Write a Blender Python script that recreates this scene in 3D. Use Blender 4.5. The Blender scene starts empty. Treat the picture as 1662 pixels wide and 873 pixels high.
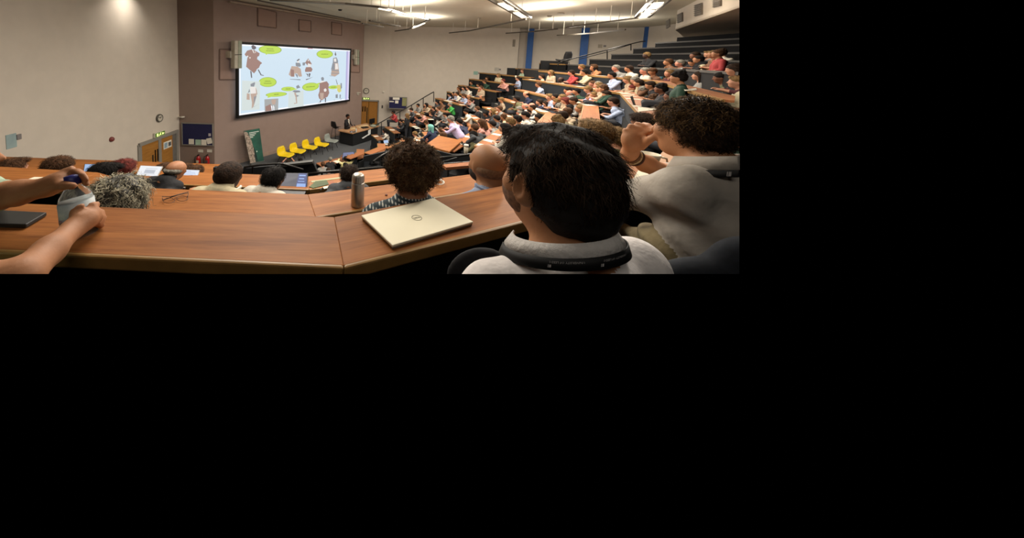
import bpy, bmesh, math, random
import numpy as np
from mathutils import Vector, Matrix

# ------------------------------------------------------------------ camera, light, exposure
sc = bpy.context.scene
C = sc.collection
R = math.radians
CAMZ = 5.4                                   # eye height above the stage floor
_F, _CX, _CY = 480.0, 600.0, 132.0           # focal length and principal point of the photograph (1662 x 873)
_D = np.array([-200, 5668, 480.0]); _D /= np.linalg.norm(_D)
_fw = np.array([0, 0, 1.0]); _fw = _fw - _fw.dot(_D) * _D; _fw /= np.linalg.norm(_fw)
_rt = np.cross(_D, _fw)
cam = bpy.data.objects.new('camera', bpy.data.cameras.new('camera')); C.objects.link(cam)
cx = Vector((_rt[0], _fw[0], -_D[0])); cy = -Vector((_rt[1], _fw[1], -_D[1])); cz = -Vector((_rt[2], _fw[2], -_D[2]))
cam.matrix_world = Matrix(((cx.x, cy.x, cz.x, 0), (cx.y, cy.y, cz.y, 0), (cx.z, cy.z, cz.z, CAMZ), (0, 0, 0, 1)))
cam.data.sensor_width = 36; cam.data.lens = _F / 1662 * 36
cam.data.shift_x = (831 - _CX) / 1662; cam.data.shift_y = -(436.5 - _CY) / 1662
cam.data.clip_start = 0.02; cam.data.clip_end = 200
sc.camera = cam
sc.view_settings.view_transform = 'Standard'; sc.view_settings.look = 'None'
sc.view_settings.gamma = 1; sc.view_settings.use_curve_mapping = False
sc.view_settings.exposure = 0.0
w = bpy.data.worlds.new('world'); sc.world = w; w.use_nodes = True
w.node_tree.nodes['Background'].inputs[0].default_value = (0, 0, 0, 1)
w.node_tree.nodes['Background'].inputs[1].default_value = 0
ZC = 7.72                                    # ceiling height
def area(name, loc, rot, sx, sy, power, col=(1, .86, .66), spread=180):
    l = bpy.data.lights.new(name, 'AREA'); l.shape = 'RECTANGLE'; l.size = sx; l.size_y = sy
    l.energy = power; l.color = col; l.spread = R(spread)
    o = bpy.data.objects.new(name, l); C.objects.link(o); o.location = loc; o.rotation_euler = [R(a) for a in rot]
    return o
WARM = (1, .925, .82)
# uplighters of the suspended trays (wash the ceiling) and their down light (lights the hall)
for i, (x, y, az, L, up, dn) in enumerate(LAMPS := [
        (-1.5, 8.0, 53, 3.2, 55, 70), (1.6, 12.2, 53, 3.2, 70, 70), (2.7, 16.6, -20, 2.4, 60, 40),
        (4.6, 9.0, 53, 3.0, 70, 68), (6.9, 12.6, 53, 2.4, 60, 42), (10.6, 15.6, 20, 2.6, 60, 22),
        (8.6, 9.6, 53, 2.8, 60, 26), (-1.2, 3.6, 53, 2.6, 34, 30), (2.6, 3.4, 53, 2.6, 34, 26), (12.6, 15.2, 80, 1.6, 25, 10)]):
    area('tray_uplight', (x, y, 7.28), (180, 0, -az), L, 1.3, up * .8, WARM)
    area('tray_downlight', (x, y, 7.16), (0, 0, az), L, .3, dn * 4.6, WARM)
    pl = bpy.data.lights.new('upper_wall_fill', 'POINT'); pl.energy = up * 1.1; pl.color = WARM; pl.shadow_soft_size = .25  # fill point added below each tray to lighten the upper walls
    po = bpy.data.objects.new('upper_wall_fill', pl); C.objects.link(po); po.location = (x, y, 6.85)
area('wall_washer', (-7.9, 10.3, 7.5), (0, 28, 0), .3, .3, 9, WARM, 95)
area('near_tray_downlight', (-.3, -1.2, 7.3), (-12, 0, 0), 2.6, 1.2, 22, WARM)

# ------------------------------------------------------------------ geometry helpers
def ray(x, y):                               # direction of sight through a photograph pixel
    v = np.array([(x - _CX) / _F, (y - _CY) / _F, 1.0])
    return np.array([v @ _rt, v @ _fw, -(v @ _D)])
def onz(x, y, z):                            # where it meets a level plane
    r = ray(x, y); t = (z - CAMZ) / r[2]; return Vector((r[0] * t, r[1] * t, z))
def ony(x, y, Y):
    r = ray(x, y); t = Y / r[1]; return Vector((r[0] * t, Y, CAMZ + r[2] * t))
def onwall(x, y, A, B, off=0.0):             # where it meets the vertical wall through A and B
    r = ray(x, y); A = np.array(A[:2], float); B = np.array(B[:2], float)
    n = np.array([-(B - A)[1], (B - A)[0]]); n /= np.linalg.norm(n)
    if n @ A > 0: n = -n                     # towards the viewer
    t = (n @ A + off) / (n @ r[:2]); return Vector((r[0] * t, r[1] * t, CAMZ + r[2] * t))

def tag(o, label=None, cat=None, group=None, kind=None):
    if label: o['label'] = label
    if cat: o['category'] = cat
    if group: o['group'] = group
    if kind: o['kind'] = kind
    return o
def mobj(name, verts, faces, mats, parent=None, idx=None, smooth=False):
    me = bpy.data.meshes.new(name)
    me.from_pydata([tuple(map(float, v)) for v in verts] if not isinstance(verts, np.ndarray) else verts.tolist(), [], faces if isinstance(faces, list) else faces.tolist())
    for m in (mats if isinstance(mats, (list, tuple)) else [mats]): me.materials.append(m)
    if idx is not None: me.polygons.foreach_set('material_index', idx)
    if smooth: me.polygons.foreach_set('use_smooth', [True] * len(me.polygons))
    me.update()
    o = bpy.data.objects.new(name, me); C.objects.link(o)
    if parent is not None: o.parent = parent
    return o
def empty(name, loc=(0, 0, 0), rz=0, **k):
    o = bpy.data.objects.new(name, None); C.objects.link(o); o.location = loc; o.rotation_euler.z = rz
    o.empty_display_size = .05
    return tag(o, **k)
class MB:                                    # collects simple solids into one mesh
    def __init__(s): s.v = []; s.f = []; s.i = []
    def add(s, v, f, mi=0):
        n = len(s.v); s.v += [tuple(map(float, p)) for p in v]; s.f += [tuple(n + a for a in q) for q in f]; s.i += [mi] * len(f); return s
    def box(s, c, d, rz=0, mi=0, M=None):
        c = Vector(c); h = Vector(d) / 2; rot = Matrix.Rotation(rz, 4, 'Z') if M is None else M
        v = [c + rot @ Vector((h.x * a, h.y * b, h.z * e)) for a in (-1, 1) for b in (-1, 1) for e in (-1, 1)]
        return s.add(v, [(0, 1, 3, 2), (4, 6, 7, 5), (0, 4, 5, 1), (2, 3, 7, 6), (0, 2, 6, 4), (1, 5, 7, 3)], mi)
    def bar(s, a, b, w, h, mi=0):            # box from a to b, w wide, h high
        a = Vector(a); b = Vector(b); d = b - a; L = d.length; d.normalize()
        sd = d.cross(Vector((0, 0, 1)))
        if sd.length < 1e-3: sd = Vector((1, 0, 0))
        sd.normalize(); up = sd.cross(d)
        v = [p + sd * (w / 2 * x) + up * (h / 2 * z) for p in (a, b) for x in (-1, 1) for z in (-1, 1)]
        return s.add(v, [(0, 1, 3, 2), (4, 6, 7, 5), (0, 4, 5, 1), (2, 3, 7, 6), (0, 2, 6, 4), (1, 5, 7, 3)], mi)
    def tube(s, pts, r, n=8, mi=0, cap=True, closed=False):
        pts = [Vector(p) for p in pts]; m = len(pts); rs = r if isinstance(r, (list, tuple)) else [r] * m
        base = len(s.v); ref = None; V = []
        for k, p in enumerate(pts):
            t = (pts[(k + 1) % m] - pts[k - 1]) if closed else (pts[min(k + 1, m - 1)] - pts[max(k - 1, 0)])
            t.normalize()
            if ref is None:
                ref = t.orthogonal().normalized()
            ref = (ref - t * ref.dot(t)).normalized(); bi = t.cross(ref)
            V += [p + (ref * math.cos(2 * math.pi * j / n) + bi * math.sin(2 * math.pi * j / n)) * rs[k] for j in range(n)]
        Fc = []
        for k in range(m if closed else m - 1):
            k2 = (k + 1) % m
            Fc += [(k * n + j, k * n + (j + 1) % n, k2 * n + (j + 1) % n, k2 * n + j) for j in range(n)]
        if cap and not closed: Fc += [tuple(range(n))[::-1], tuple((m - 1) * n + j for j in range(n))]
        return s.add(V, Fc, mi)
    def lathe(s, prof, c=(0, 0, 0), n=24, mi=0, M=None):
        c = Vector(c); V = []
        for r, z in prof:
            for j in range(n):
                p = Vector((r * math.cos(2 * math.pi * j / n), r * math.sin(2 * math.pi * j / n), z))
                V.append(c + (M @ p if M else p))
        Fc = [(k * n + j, k * n + (j + 1) % n, (k + 1) * n + (j + 1) % n, (k + 1) * n + j) for k in range(len(prof) - 1) for j in range(n)]
        if prof[0][0] > 1e-4: Fc.append(tuple(range(n))[::-1])
        if prof[-1][0] > 1e-4: Fc.append(tuple((len(prof) - 1) * n + j for j in range(n)))
        return s.add(V, Fc, mi)
    def prism(s, poly, z0, z1, mi=0):        # vertical prism over an outline in plan
        n = len(poly); V = [(p[0], p[1], z0) for p in poly] + [(p[0], p[1], z1) for p in poly]
        return s.add(V, [tuple(range(n))[::-1], tuple(range(n, 2 * n))] + [(j, (j + 1) % n, n + (j + 1) % n, n + j) for j in range(n)], mi)
    def plate(s, pts, nrm, th, mi=0):        # thick flat outline: pts are 3D, nrm its outward side
        nrm = Vector(nrm) * th; n = len(pts); V = [Vector(p) for p in pts] + [Vector(p) + nrm for p in pts]
        return s.add(V, [tuple(range(n))[::-1], tuple(range(n, 2 * n))] + [(j, (j + 1) % n, n + (j + 1) % n, n + j) for j in range(n)], mi)
    def build(s, name, mats, parent=None, smooth=False, bevel=0):
        o = mobj(name, s.v, s.f, mats, parent, s.i, smooth)
        bm = bmesh.new(); bm.from_mesh(o.data); bmesh.ops.recalc_face_normals(bm, faces=bm.faces); bm.to_mesh(o.data); bm.free()
        if bevel:
            b = o.modifiers.new('bevel', 'BEVEL'); b.width = bevel; b.segments = 2; b.limit_method = 'ANGLE'
        return o
def copy_tree(o, parent=None):
    c = o.copy(); C.objects.link(c); c.parent = parent
    for ch in o.children: copy_tree(ch, c)
    return c

# ------------------------------------------------------------------ materials
def lin(c):
    if isinstance(c, str): c = [int(c[i:i + 2], 16) / 255 for i in (0, 2, 4)]
    return tuple((v / 12.92 if v <= .04045 else ((v + .055) / 1.055) ** 2.4) for v in c) + (1,)
_M = {}
def mat(name, col, rough=.6, metal=0, var=.08, scale=6, bump=0, bscale=40, spec=.5, emit=0, trans=0, ior=1.45, stretch=None, col2=None):
    if name in _M: return _M[name]
    m = bpy.data.materials.new(name); m.use_nodes = True; nt = m.node_tree; N = nt.nodes; L = nt.links
    b = N['Principled BSDF']; c = lin(col)
    b.inputs['Roughness'].default_value = rough; b.inputs['Metallic'].default_value = metal
    b.inputs['Specular IOR Level'].default_value = spec; b.inputs['IOR'].default_value = ior
    b.inputs['Transmission Weight'].default_value = trans
    tc = N.new('ShaderNodeTexCoord'); mp = N.new('ShaderNodeMapping'); L.new(tc.outputs['Object'], mp.inputs[0])
    if stretch: mp.inputs['Scale'].default_value = stretch
    nz = N.new('ShaderNodeTexNoise'); nz.inputs['Scale'].default_value = scale; nz.inputs['Detail'].default_value = 5; L.new(mp.outputs[0], nz.inputs['Vector'])
    rp = N.new('ShaderNodeValToRGB'); L.new(nz.outputs['Fac'], rp.inputs[0])
    a = tuple(max(0, v * (1 - var * 1.5)) for v in c[:3]) + (1,); d = tuple(min(1, v * (1 + var * 1.5)) for v in c[:3]) + (1,)
    if col2: a = lin(col2); d = c
    rp.color_ramp.elements[0].position = .3; rp.color_ramp.elements[1].position = .7
    rp.color_ramp.elements[0].color = a; rp.color_ramp.elements[1].color = d
    L.new(rp.outputs[0], b.inputs['Base Color'])
    if emit:
        L.new(rp.outputs[0], b.inputs['Emission Color']); b.inputs['Emission Strength'].default_value = emit
    if bump:
        n2 = N.new('ShaderNodeTexNoise'); n2.inputs['Scale'].default_value = bscale; n2.inputs['Detail'].default_value = 3; L.new(mp.outputs[0], n2.inputs['Vector'])
        bp = N.new('ShaderNodeBump'); bp.inputs['Strength'].default_value = bump; bp.inputs['Distance'].default_value = .02
        L.new(n2.outputs['Fac'], bp.inputs['Height']); L.new(bp.outputs[0], b.inputs['Normal'])
    _M[name] = m; return m
def wood(name, c1, c2, ang, rough=.38, sc_=1.0):
    if name in _M: return _M[name]
    m = bpy.data.materials.new(name); m.use_nodes = True; nt = m.node_tree; N = nt.nodes; L = nt.links; b = N['Principled BSDF']
    tc = N.new('ShaderNodeTexCoord'); mp = N.new('ShaderNodeMapping'); mp.vector_type = 'POINT'
    mp.inputs['Rotation'].default_value = (0, 0, -ang); L.new(tc.outputs['Object'], mp.inputs[0])
    m2 = N.new('ShaderNodeMapping'); m2.inputs['Scale'].default_value = (1.2 * sc_, 16 * sc_, 16 * sc_); L.new(mp.outputs[0], m2.inputs[0])
    n1 = N.new('ShaderNodeTexNoise'); n1.inputs['Scale'].default_value = 1.6; n1.inputs['Detail'].default_value = 6; n1.inputs['Distortion'].default_value = .5; L.new(m2.outputs[0], n1.inputs['Vector'])
    n2 = N.new('ShaderNodeTexNoise'); n2.inputs['Scale'].default_value = 9; n2.inputs['Detail'].default_value = 4; L.new(m2.outputs[0], n2.inputs['Vector'])
    mx = N.new('ShaderNodeMix'); mx.data_type = 'FLOAT'; mx.inputs['Factor'].default_value = .35; L.new(n1.outputs['Fac'], mx.inputs['A']); L.new(n2.outputs['Fac'], mx.inputs['B'])
    rp = N.new('ShaderNodeValToRGB'); L.new(mx.outputs['Result'], rp.inputs[0])
    rp.color_ramp.elements[0].position = .33; rp.color_ramp.elements[1].position = .66
    rp.color_ramp.elements[0].color = lin(c2); rp.color_ramp.elements[1].color = lin(c1)
    L.new(rp.outputs[0], b.inputs['Base Color']); b.inputs['Roughness'].default_value = rough + .1; b.inputs['Specular IOR Level'].default_value = .16
    _M[name] = m; return m
def glow(name, col, s=1.0):
    if name in _M: return _M[name]
    m = bpy.data.materials.new(name); m.use_nodes = True; nt = m.node_tree; b = nt.nodes['Principled BSDF']
    b.inputs['Base Color'].default_value = (0.01, .01, .01, 1); b.inputs['Emission Color'].default_value = lin(col); b.inputs['Emission Strength'].default_value = s; b.inputs['Roughness'].default_value = .4
    _M[name] = m; return m
W_WHITE = mat('white_painted_wall', 'cfc4b6', .85, var=.02, scale=3, bump=.05, bscale=60)
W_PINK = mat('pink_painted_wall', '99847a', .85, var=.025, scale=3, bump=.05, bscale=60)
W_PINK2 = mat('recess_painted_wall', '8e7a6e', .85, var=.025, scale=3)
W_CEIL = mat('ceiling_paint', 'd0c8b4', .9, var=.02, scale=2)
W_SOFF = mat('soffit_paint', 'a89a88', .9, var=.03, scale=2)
BLUE = mat('blue_paint', '2c5a9c', .6, var=.04)
CARPET = mat('grey_carpet', '55575a', .95, var=.15, scale=30, bump=.3, bscale=200)
STEP = mat('dark_step_carpet', '2a2a2b', .95, var=.2, scale=30)
PANEL = mat('charcoal_fabric_panel', '1f2328', .9, var=.12, scale=60, bump=.15, bscale=200)
BLACKP = mat('black_panel', '121315', .8, var=.1, scale=20)
SEATF = mat('black_seat_fabric', '0a0a0c', 1, var=.15, scale=80, bump=.2, bscale=200)
TRIMG = mat('grey_edge_trim', '3f3c38', .6, var=.05)
METAL = mat('dark_handrail_metal', '2b2927', .4, .6, var=.05)
STEEL = mat('brushed_steel', 'b4afa4', .4, .75, var=.05, scale=20, stretch=(1, 1, .1))
WHITEP = mat('white_plastic', 'd8d2c4', .4, var=.02)
PAPER = mat('white_paper', 'e6dfd0', .8, var=.02)
BLACKPL = mat('black_plastic', '101012', .45, var=.05)
FRAME = mat('door_frame_grey', '8a857c', .5, var=.03)
NAVY = mat('navy_felt', '23234a', .95, var=.08, scale=60)
OAK = wood('oak_door_veneer', 'b07c3c', '8f5f28', R(90), .5)
W_A1 = wood('desk_veneer_left', 'a06634', '74431e', 0, .42)
W_A2 = wood('desk_veneer_right', 'a46835', '784620', R(23), .42)
W_A3 = wood('desk_veneer_centre', 'a36b45', '8a5536', R(53), .45)
DARKTOP = mat('dark_desk_top', '1a1816', .7, var=.1, scale=10)
W_A4 = wood('desk_veneer_far', '8a5f42', '734a30', R(90), .5)
EDGE = mat('pale_desk_edge', '8c6a3a', .45, var=.08, scale=20)
LAMP = glow('lamp_diffuser', 'fff0d0', 2.2)
# ------------------------------------------------------------------ the room
PA = onz(427, 254, 0); PB = onz(550, 219.5, 0)          # foot of the pink projection wall
PD = (PB - PA).normalized(); PN = Vector((PD.y, -PD.x, 0))
WL = onwall(347, 200, PA, PB); WL.z = 0
WR = onwall(585.5, 200, PA, PB); WR.z = 0
def struct(o, label=None):
    o['kind'] = 'structure'
    if label: o['label'] = label
    return o
def wallseg(name, a, b, z0, z1, m, th=.2, label=None):
    a = Vector((a[0], a[1], 0)); b = Vector((b[0], b[1], 0)); d = (b - a).normalized(); n = Vector((-d.y, d.x, 0))
    if n.dot(a) < 0: n = -n                              # thickness away from the viewer
    q = [a, b, b + n * th, a + n * th]
    return struct(MB().prism([(p.x, p.y) for p in q], z0, z1).build(name, m), label)
P291 = ony(291, 200, WL.y); P291.z = 0
wallseg('wall_projection', WL, WR, 0, ZC, W_PINK, label='pink wall carrying the projection screen')
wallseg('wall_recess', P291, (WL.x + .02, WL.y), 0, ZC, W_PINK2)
DQ = P291 + Vector((math.cos(R(88)), math.sin(R(88)), 0))
WC = onwall(142, 272, P291, DQ); WC.z = 0
WC0 = WC
d95 = Vector((math.cos(R(93.5)), math.sin(R(93.5)), 0))
# door wall on the left, built round its door opening
DL = onwall(224, 236, P291, DQ); DR = onwall(287.5, 212, P291, DQ); DH = (DL.z + DR.z) / 2
wallseg('wall_left_door', WC, DL, 0, ZC, W_WHITE); wallseg('wall_left_door', (DR.x, DR.y), P291, 0, ZC, W_WHITE)
wallseg('wall_left_door', DL, DR, DH, ZC, W_WHITE)
wallseg('wall_left', WC - d95 * 7.6, WC - d95 * .0, 2.6 - 2.6, ZC + .0, W_WHITE)
# right of the projection wall
YR = 22.7
XR0 = WR.x; XR1 = ony(634, 100, YR).x
RDl = ony(583.5, 163, YR); RDr = ony(615, 163, YR); RH = (RDl.z + RDr.z) / 2
wallseg('wall_right_door', (XR0 - .6, YR), (RDl.x, YR), 0, ZC, W_WHITE)
wallseg('wall_right_door', (RDr.x, YR), (XR1, YR), 0, ZC, W_WHITE)
wallseg('wall_right_door', (RDl.x, YR), (RDr.x, YR), RH, ZC, W_WHITE)
MB().prism([(WR.x, WR.y), (WR.x - .16, WR.y + .12), (XR0 - .3, YR), (XR0, YR)], 0, ZC).build('wall_return', W_PINK)['kind'] = 'structure'
SE = Vector((10.4, 21.0, 0)); SWa = Vector((XR1, YR, 0))
wallseg('wall_side', SWa, SE, 0, ZC, W_WHITE, label='long white side wall beyond the far seating wing')
RA = Vector((10.75, 21.6, 0)); RB = Vector((16.4, 18.1, 0))
wallseg('wall_side_return', SE, RA, 0, ZC, W_WHITE)
wallseg('wall_columns', RA, RB, 0, ZC, W_WHITE)
wallseg('wall_back', RB, (16.4, 12.9), 3.5, ZC, W_WHITE)
# blue columns
for px in ((856.5, 866), (943.5, 956), (1046, 1058.5)):
    a = onwall(px[0], 60, RA, RB, .3); b = onwall(px[1], 60, RA, RB, .3); d = (b - a); d.z = 0; d.normalize(); n = Vector((-d.y, d.x, 0))
    q = [a, b, b + n * .3, a + n * .3]
    struct(MB().prism([(p.x, p.y) for p in q], 2.5, ZC).build('trim_column', BLUE), 'blue column on the far white wall')
# floors
sfl = [(-9.5, 5), (3.2, 6.5), (6.5, 8.0), (12.4, 13.2), (12.4, 19.1), (10.75, 21.6), (XR1, YR), (XR0 - .4, YR), (WR.x, WR.y), (WL.x, WL.y), (P291.x, P291.y), (WC.x, WC.y)]
struct(MB().prism(sfl, -.2, 0).build('floor', CARPET), 'grey carpeted stage floor')
# ceiling, with its outline following the walls
cl = [(-8.1, 1.2), (-3, -3), (2.5, -3), (16.4, 12.9), (16.4, 18.2), (10.75, 21.8), (XR1, YR + .1), (XR0 - .4, YR + .1), (WL.x - .1, WL.y + .1), (P291.x, P291.y + .1), (WC.x, WC.y)]
struct(MB().prism(cl, ZC, ZC + .15).build('ceiling', W_CEIL), 'white ceiling washed by uplights')
# skirting of the projection wall
struct(MB().bar(WL + PN * .015 + Vector((0, 0, .09)), WR + PN * .015 + Vector((0, 0, .09)), .03, .18).build('baseboard_projection', mat('skirting_paint', '9c8678', .6)))
# shallow access hatches and the ledge on the pink wall
def wall_rect(px, off, th, name, m, lab, cat, A=PA, B=PB, parent=None, inset=None):
    pts = [onwall(x, y, A, B) for x, y in px]
    d = (Vector(B[:2]).to_3d() - Vector(A[:2]).to_3d()).normalized(); n = Vector((d.y, -d.x, 0))
    if n.dot(Vector((pts[0].x, pts[0].y, 0))) > 0: n = -n
    return tag(MB().plate([p + n * off for p in pts], n, th).build(name, m, parent), lab, cat)
HT = mat('hatch_paint', '9a8074', .85, var=.02)
def hatch(px, lab):
    o = wall_rect(px, 0, .03, 'wall_hatch', HT, lab, 'hatch')
    f = MB(); pts = [onwall(x, y, PA, PB) + PN * .02 for x, y in px]
    for i in range(4): f.bar(pts[i], pts[(i + 1) % 4], .05, .05)
    f.build('hatch_frame', mat('hatch_frame_paint', '6f5a50', .8), o); return o
hatch([(538, 36), (554, 38.5), (554, 57.5), (538, 55.5)], 'square hatch high on pink wall near its right end')
hatch([(485, 32), (504, 34), (504, 52), (485, 50)], 'square hatch high on pink wall above screen middle')
hatch([(418, 12), (448, 20), (448, 45.5), (418, 42)], 'wide hatch high on pink wall above screen left half')
hatch([(356, 80), (384, 80), (384, 129), (356, 129)], 'recessed panel on pink wall behind the grey box speaker')
hatch([(569, 83), (583, 84), (583, 117.5), (569, 117)], 'recessed panel on pink wall right of the screen')
struct(MB().bar(onwall(372, 3, PA, PB, .12), onwall(583, 38.5, PA, PB, .12), .2, .07).build('trim_ceiling_ledge', mat('ledge_paint', 'b3a290', .7)))
# ------------------------------------------------------------------ bulkhead at the back right
BA = Vector((12.55, 12.4, 0)); BZ = 6.95
BDd = Vector((.573, .82, 0)); BN = Vector((.82, -.573, 0))
BE = BA - BDd * 7.0
struct(MB().prism([(BA.x, BA.y), (BE.x, BE.y), (BE.x + .25, BE.y - .1), (BA.x + .25, BA.y - .1)], BZ, ZC).build('wall_bulkhead', W_WHITE), 'white bulkhead face with square vents')
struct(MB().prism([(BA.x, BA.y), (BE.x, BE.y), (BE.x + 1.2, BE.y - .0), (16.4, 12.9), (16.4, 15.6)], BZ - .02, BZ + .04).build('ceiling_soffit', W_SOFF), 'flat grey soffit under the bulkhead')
struct(MB().prism([(BA.x, BA.y), (BA.x + .2, BA.y - .1), (16.4, 15.5), (16.4, 15.7)], BZ, ZC).build('wall_bulkhead_end', W_WHITE))
VENT = mat('vent_grille_grey', '6e675f', .6, .2, var=.05)
for k, (x0, x1, y0, y1) in enumerate([(1083.5, 1088.5, 32, 46), (1101.5, 1109, 21.5, 37), (1130, 1141, 6, 26), (1160.5, 1172, -8, 12)]):
    BB = BA + BDd
    sl = -.36
    pts = [onwall(x, y, BA, BB) for x, y in ((x0, y0 + 2), (x1, y0 - 1.5), (x1, y1 - 2.5), (x0, y1 + .5))]
    nn = -BN if BN.dot(BA) > 0 else BN
    v = MB().plate([p + nn * .01 for p in pts], nn, .03).build('wall_vent', VENT)
    tag(v, 'square grey vent in white bulkhead, %s' % ['farthest and smallest', 'second from its far end', 'third from its far end', 'nearest, cut by the ceiling'][k], 'vent')
    for j in range(6):
        f = (j + .5) / 6; MB().bar(pts[0].lerp(pts[3], f) + nn * .05, pts[1].lerp(pts[2], f) + nn * .05, .03, .015).build('louvre', VENT, v)
# ------------------------------------------------------------------ doors
def door(pts_leaf, A, B, base_z, top_z, name, lab):
    pass
d1 = empty('door_1', ((DL.x + DR.x) / 2, (DL.y + DR.y) / 2, 0), kind='structure', label='double oak doors in grey frame on the left door wall')
def rel(o, parent): o.parent = parent; o.matrix_parent_inverse = Matrix.Translation(-Vector(parent.location)) if parent.rotation_euler.z == 0 else parent.matrix_basis.inverted(); return o
def dpt(f, z=0): v = Vector((DL.x, DL.y, 0)).lerp(Vector((DR.x, DR.y, 0)), f); v.z = z; return v
dn = Vector((-(DR - DL).y, (DR - DL).x, 0)).normalized()
if dn.dot(dpt(.5)) > 0: dn = -dn                         # towards the viewer
fr = MB()
for f in (0.02, .49, .98): fr.bar(dpt(f), dpt(f, DH), .09, .16)
fr.bar(dpt(0, DH), dpt(1, DH), .16, .12)
rel(fr.build('door_frame', FRAME), d1)
for k, (f0, f1) in enumerate(((.04, .3), (.3, .48), (.5, .84))):
    lf = MB(); lf.bar(dpt(f0, DH / 2), dpt(f1, DH / 2), .05, DH - .02)
    leaf = rel(lf.build('door_leaf', OAK), d1)
    if k == 1:
        for ff in (.36, .42):
            rel(MB().bar(dpt(ff, DH * .62) + dn * .03, dpt(ff + .025, DH * .62) + dn * .03, .02, .5).build('vision_pane', mat('dark_glass', '1a1512', .15)), d1)
rel(MB().bar(dpt(.84, DH / 2) - dn * .0, dpt(.97, DH / 2), .05, DH - .02).build('side_panel', mat('door_grey_panel', '6e6a64', .6)), d1)
rel(MB().bar(dpt(.295, DH * .42), dpt(.325, DH * .42), .09, .9).build('leaf_gap', mat('gap_dark', '3a2c14', .8)), d1)
ps = MB().bar(dpt(.58, DH - .42) + dn * .04, dpt(.8, DH - .42) + dn * .04, .01, .3).build('door_notice', PAPER)
tag(ps, 'white notice taped on the left oak door', 'notice')
MB().bar(dpt(.60, DH - .42) + dn * .05, dpt(.68, DH - .42) + dn * .05, .006, .22).build('notice_print', mat('print_blue', '8fa6b5', .7), ps)
MB().bar(dpt(.71, DH - .42) + dn * .05, dpt(.78, DH - .42) + dn * .05, .006, .17).build('notice_print', mat('print_dark', '4f5356', .7), ps)
d2 = empty('door_2', (RDl.x, YR, 0), kind='structure', label='oak door in grey frame right of the pink wall')
def d2p(f, z=0, y=0): return Vector((RDl.x + (RDr.x - RDl.x) * f, YR + y, z))
fr = MB(); fr.bar(d2p(0, RH, -.04), d2p(1, RH, -.04), .14, .1); fr.bar(d2p(.98, 0, -.04), d2p(.98, RH, -.04), .1, .14); fr.bar(d2p(.02, 0, -.04), d2p(.02, RH, -.04), .08, .14)
rel(fr.build('door_frame', FRAME), d2)
rel(MB().bar(d2p(.04, RH / 2, .02), d2p(.48, RH / 2, .02), .05, RH).build('door_leaf', OAK), d2)
rel(MB().bar(d2p(.5, RH / 2, .02), d2p(.96, RH / 2, .02), .05, RH).build('door_leaf', OAK), d2)
for f in (.16, .28): rel(MB().bar(d2p(f, RH * .66, -.02), d2p(f + .05, RH * .66, -.02), .02, .4).build('vision_pane', _M['dark_glass']), d2)
rel(MB().bar(d2p(.38, RH * .42, -.01), d2p(.44, RH * .42, -.01), .02, 1.2).build('leaf_gap', _M['gap_dark']), d2)
# ------------------------------------------------------------------ clocks, exit signs
def clock(loc, n, r, lab):
    n = Vector(n).normalized(); M = n.to_track_quat('Z', 'Y').to_matrix().to_4x4()
    o = MB().lathe([(r, 0), (r * 1.05, .03), (r * .98, .075), (r * .86, .08), (r * .84, .06), (0, .06)], (0, 0, 0), 28, M=M).build('wall_clock', mat('clock_rim', '5c5850', .4, .3), None, True)
    o.location = loc; tag(o, lab, 'clock')
    MB().lathe([(r * .83, .062), (0, .064)], (0, 0, 0), 28, M=M).build('clock_face', mat('clock_face', 'c9c2b2', .5), o)
    up = Vector((0, 0, 1)); sd = up.cross(n); h = MB()
    for a, L in ((50, .5), (-60, .7)):
        d = up * math.cos(R(a)) + sd * math.sin(R(a)); h.bar(n * .07, n * .07 + d * r * L, .012, .02)
    h.build('clock_hand', BLACKPL, o)
    t = MB()
    for k in range(12):
        d = up * math.cos(R(30 * k)) + sd * math.sin(R(30 * k)); t.bar(n * .067 + d * r * .68, n * .067 + d * r * .78, .01, .015)
    t.build('hour_marks', BLACKPL, o)
clock(onwall(257.5, 191.5, P291, DQ), dn, .16, 'round grey rimmed clock above the left oak doors')
clock(ony(594.5, 147.5, YR - .01), (0, -1, 0), .22, 'round clock above the oak door beside the pink wall')
def exit_sign(c, d, n, w_, h_, lab):
    d = Vector(d).normalized(); n = Vector(n).normalized(); c = Vector(c); up = Vector((0, 0, 1))
    o = MB().bar(c - d * w_ / 2 - n * .03, c + d * w_ / 2 - n * .03, .08, h_ + .03).build('exit_sign', WHITEP); tag(o, lab, 'exit sign')
    MB().plate([c + d * w_ * a + up * h_ * b + n * .012 for a, b in ((-.5, -.5), (.5, -.5), (.5, .5), (-.5, .5))], n, .008).build('sign_face', glow('exit_green', '5f8f10', .5), o)
    g = glow('exit_glyph', 'f2ff9a', 1.6)
    def q(pts): return [c + d * w_ * a + up * h_ * b + n * .024 for a, b in pts]
    MB().plate(q([(-.38, -.36), (-.22, -.36), (-.22, .34), (-.38, .34)]), n, .004).build('door_glyph', g, o)
    r_ = MB()                                             # running figure
    r_.plate(q([(-.08, .0), (.02, .0), (.06, .22), (-.04, .22)]), n, .004); r_.plate(q([(0, .26), (.08, .26), (.08, .4), (0, .4)]), n, .004)
    r_.plate(q([(-.08, .02), (-.02, .02), (-.1, -.38), (-.15, -.38)]), n, .004); r_.plate(q([(-.02, .02), (.04, .02), (.1, -.3), (.05, -.3)]), n, .004)
    r_.build('running_figure', g, o)
    MB().plate(q([(.2, -.3), (.45, 0), (.2, .3)]), n, .004).build('arrow', g, o)
ddir = (DR - DL); ddir.z = 0
ec = onwall(259.5, 217.5, P291, DQ, .1)
exit_sign(ec, ddir, dn, .5, .16, 'green running man exit sign above the left oak doors')
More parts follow.
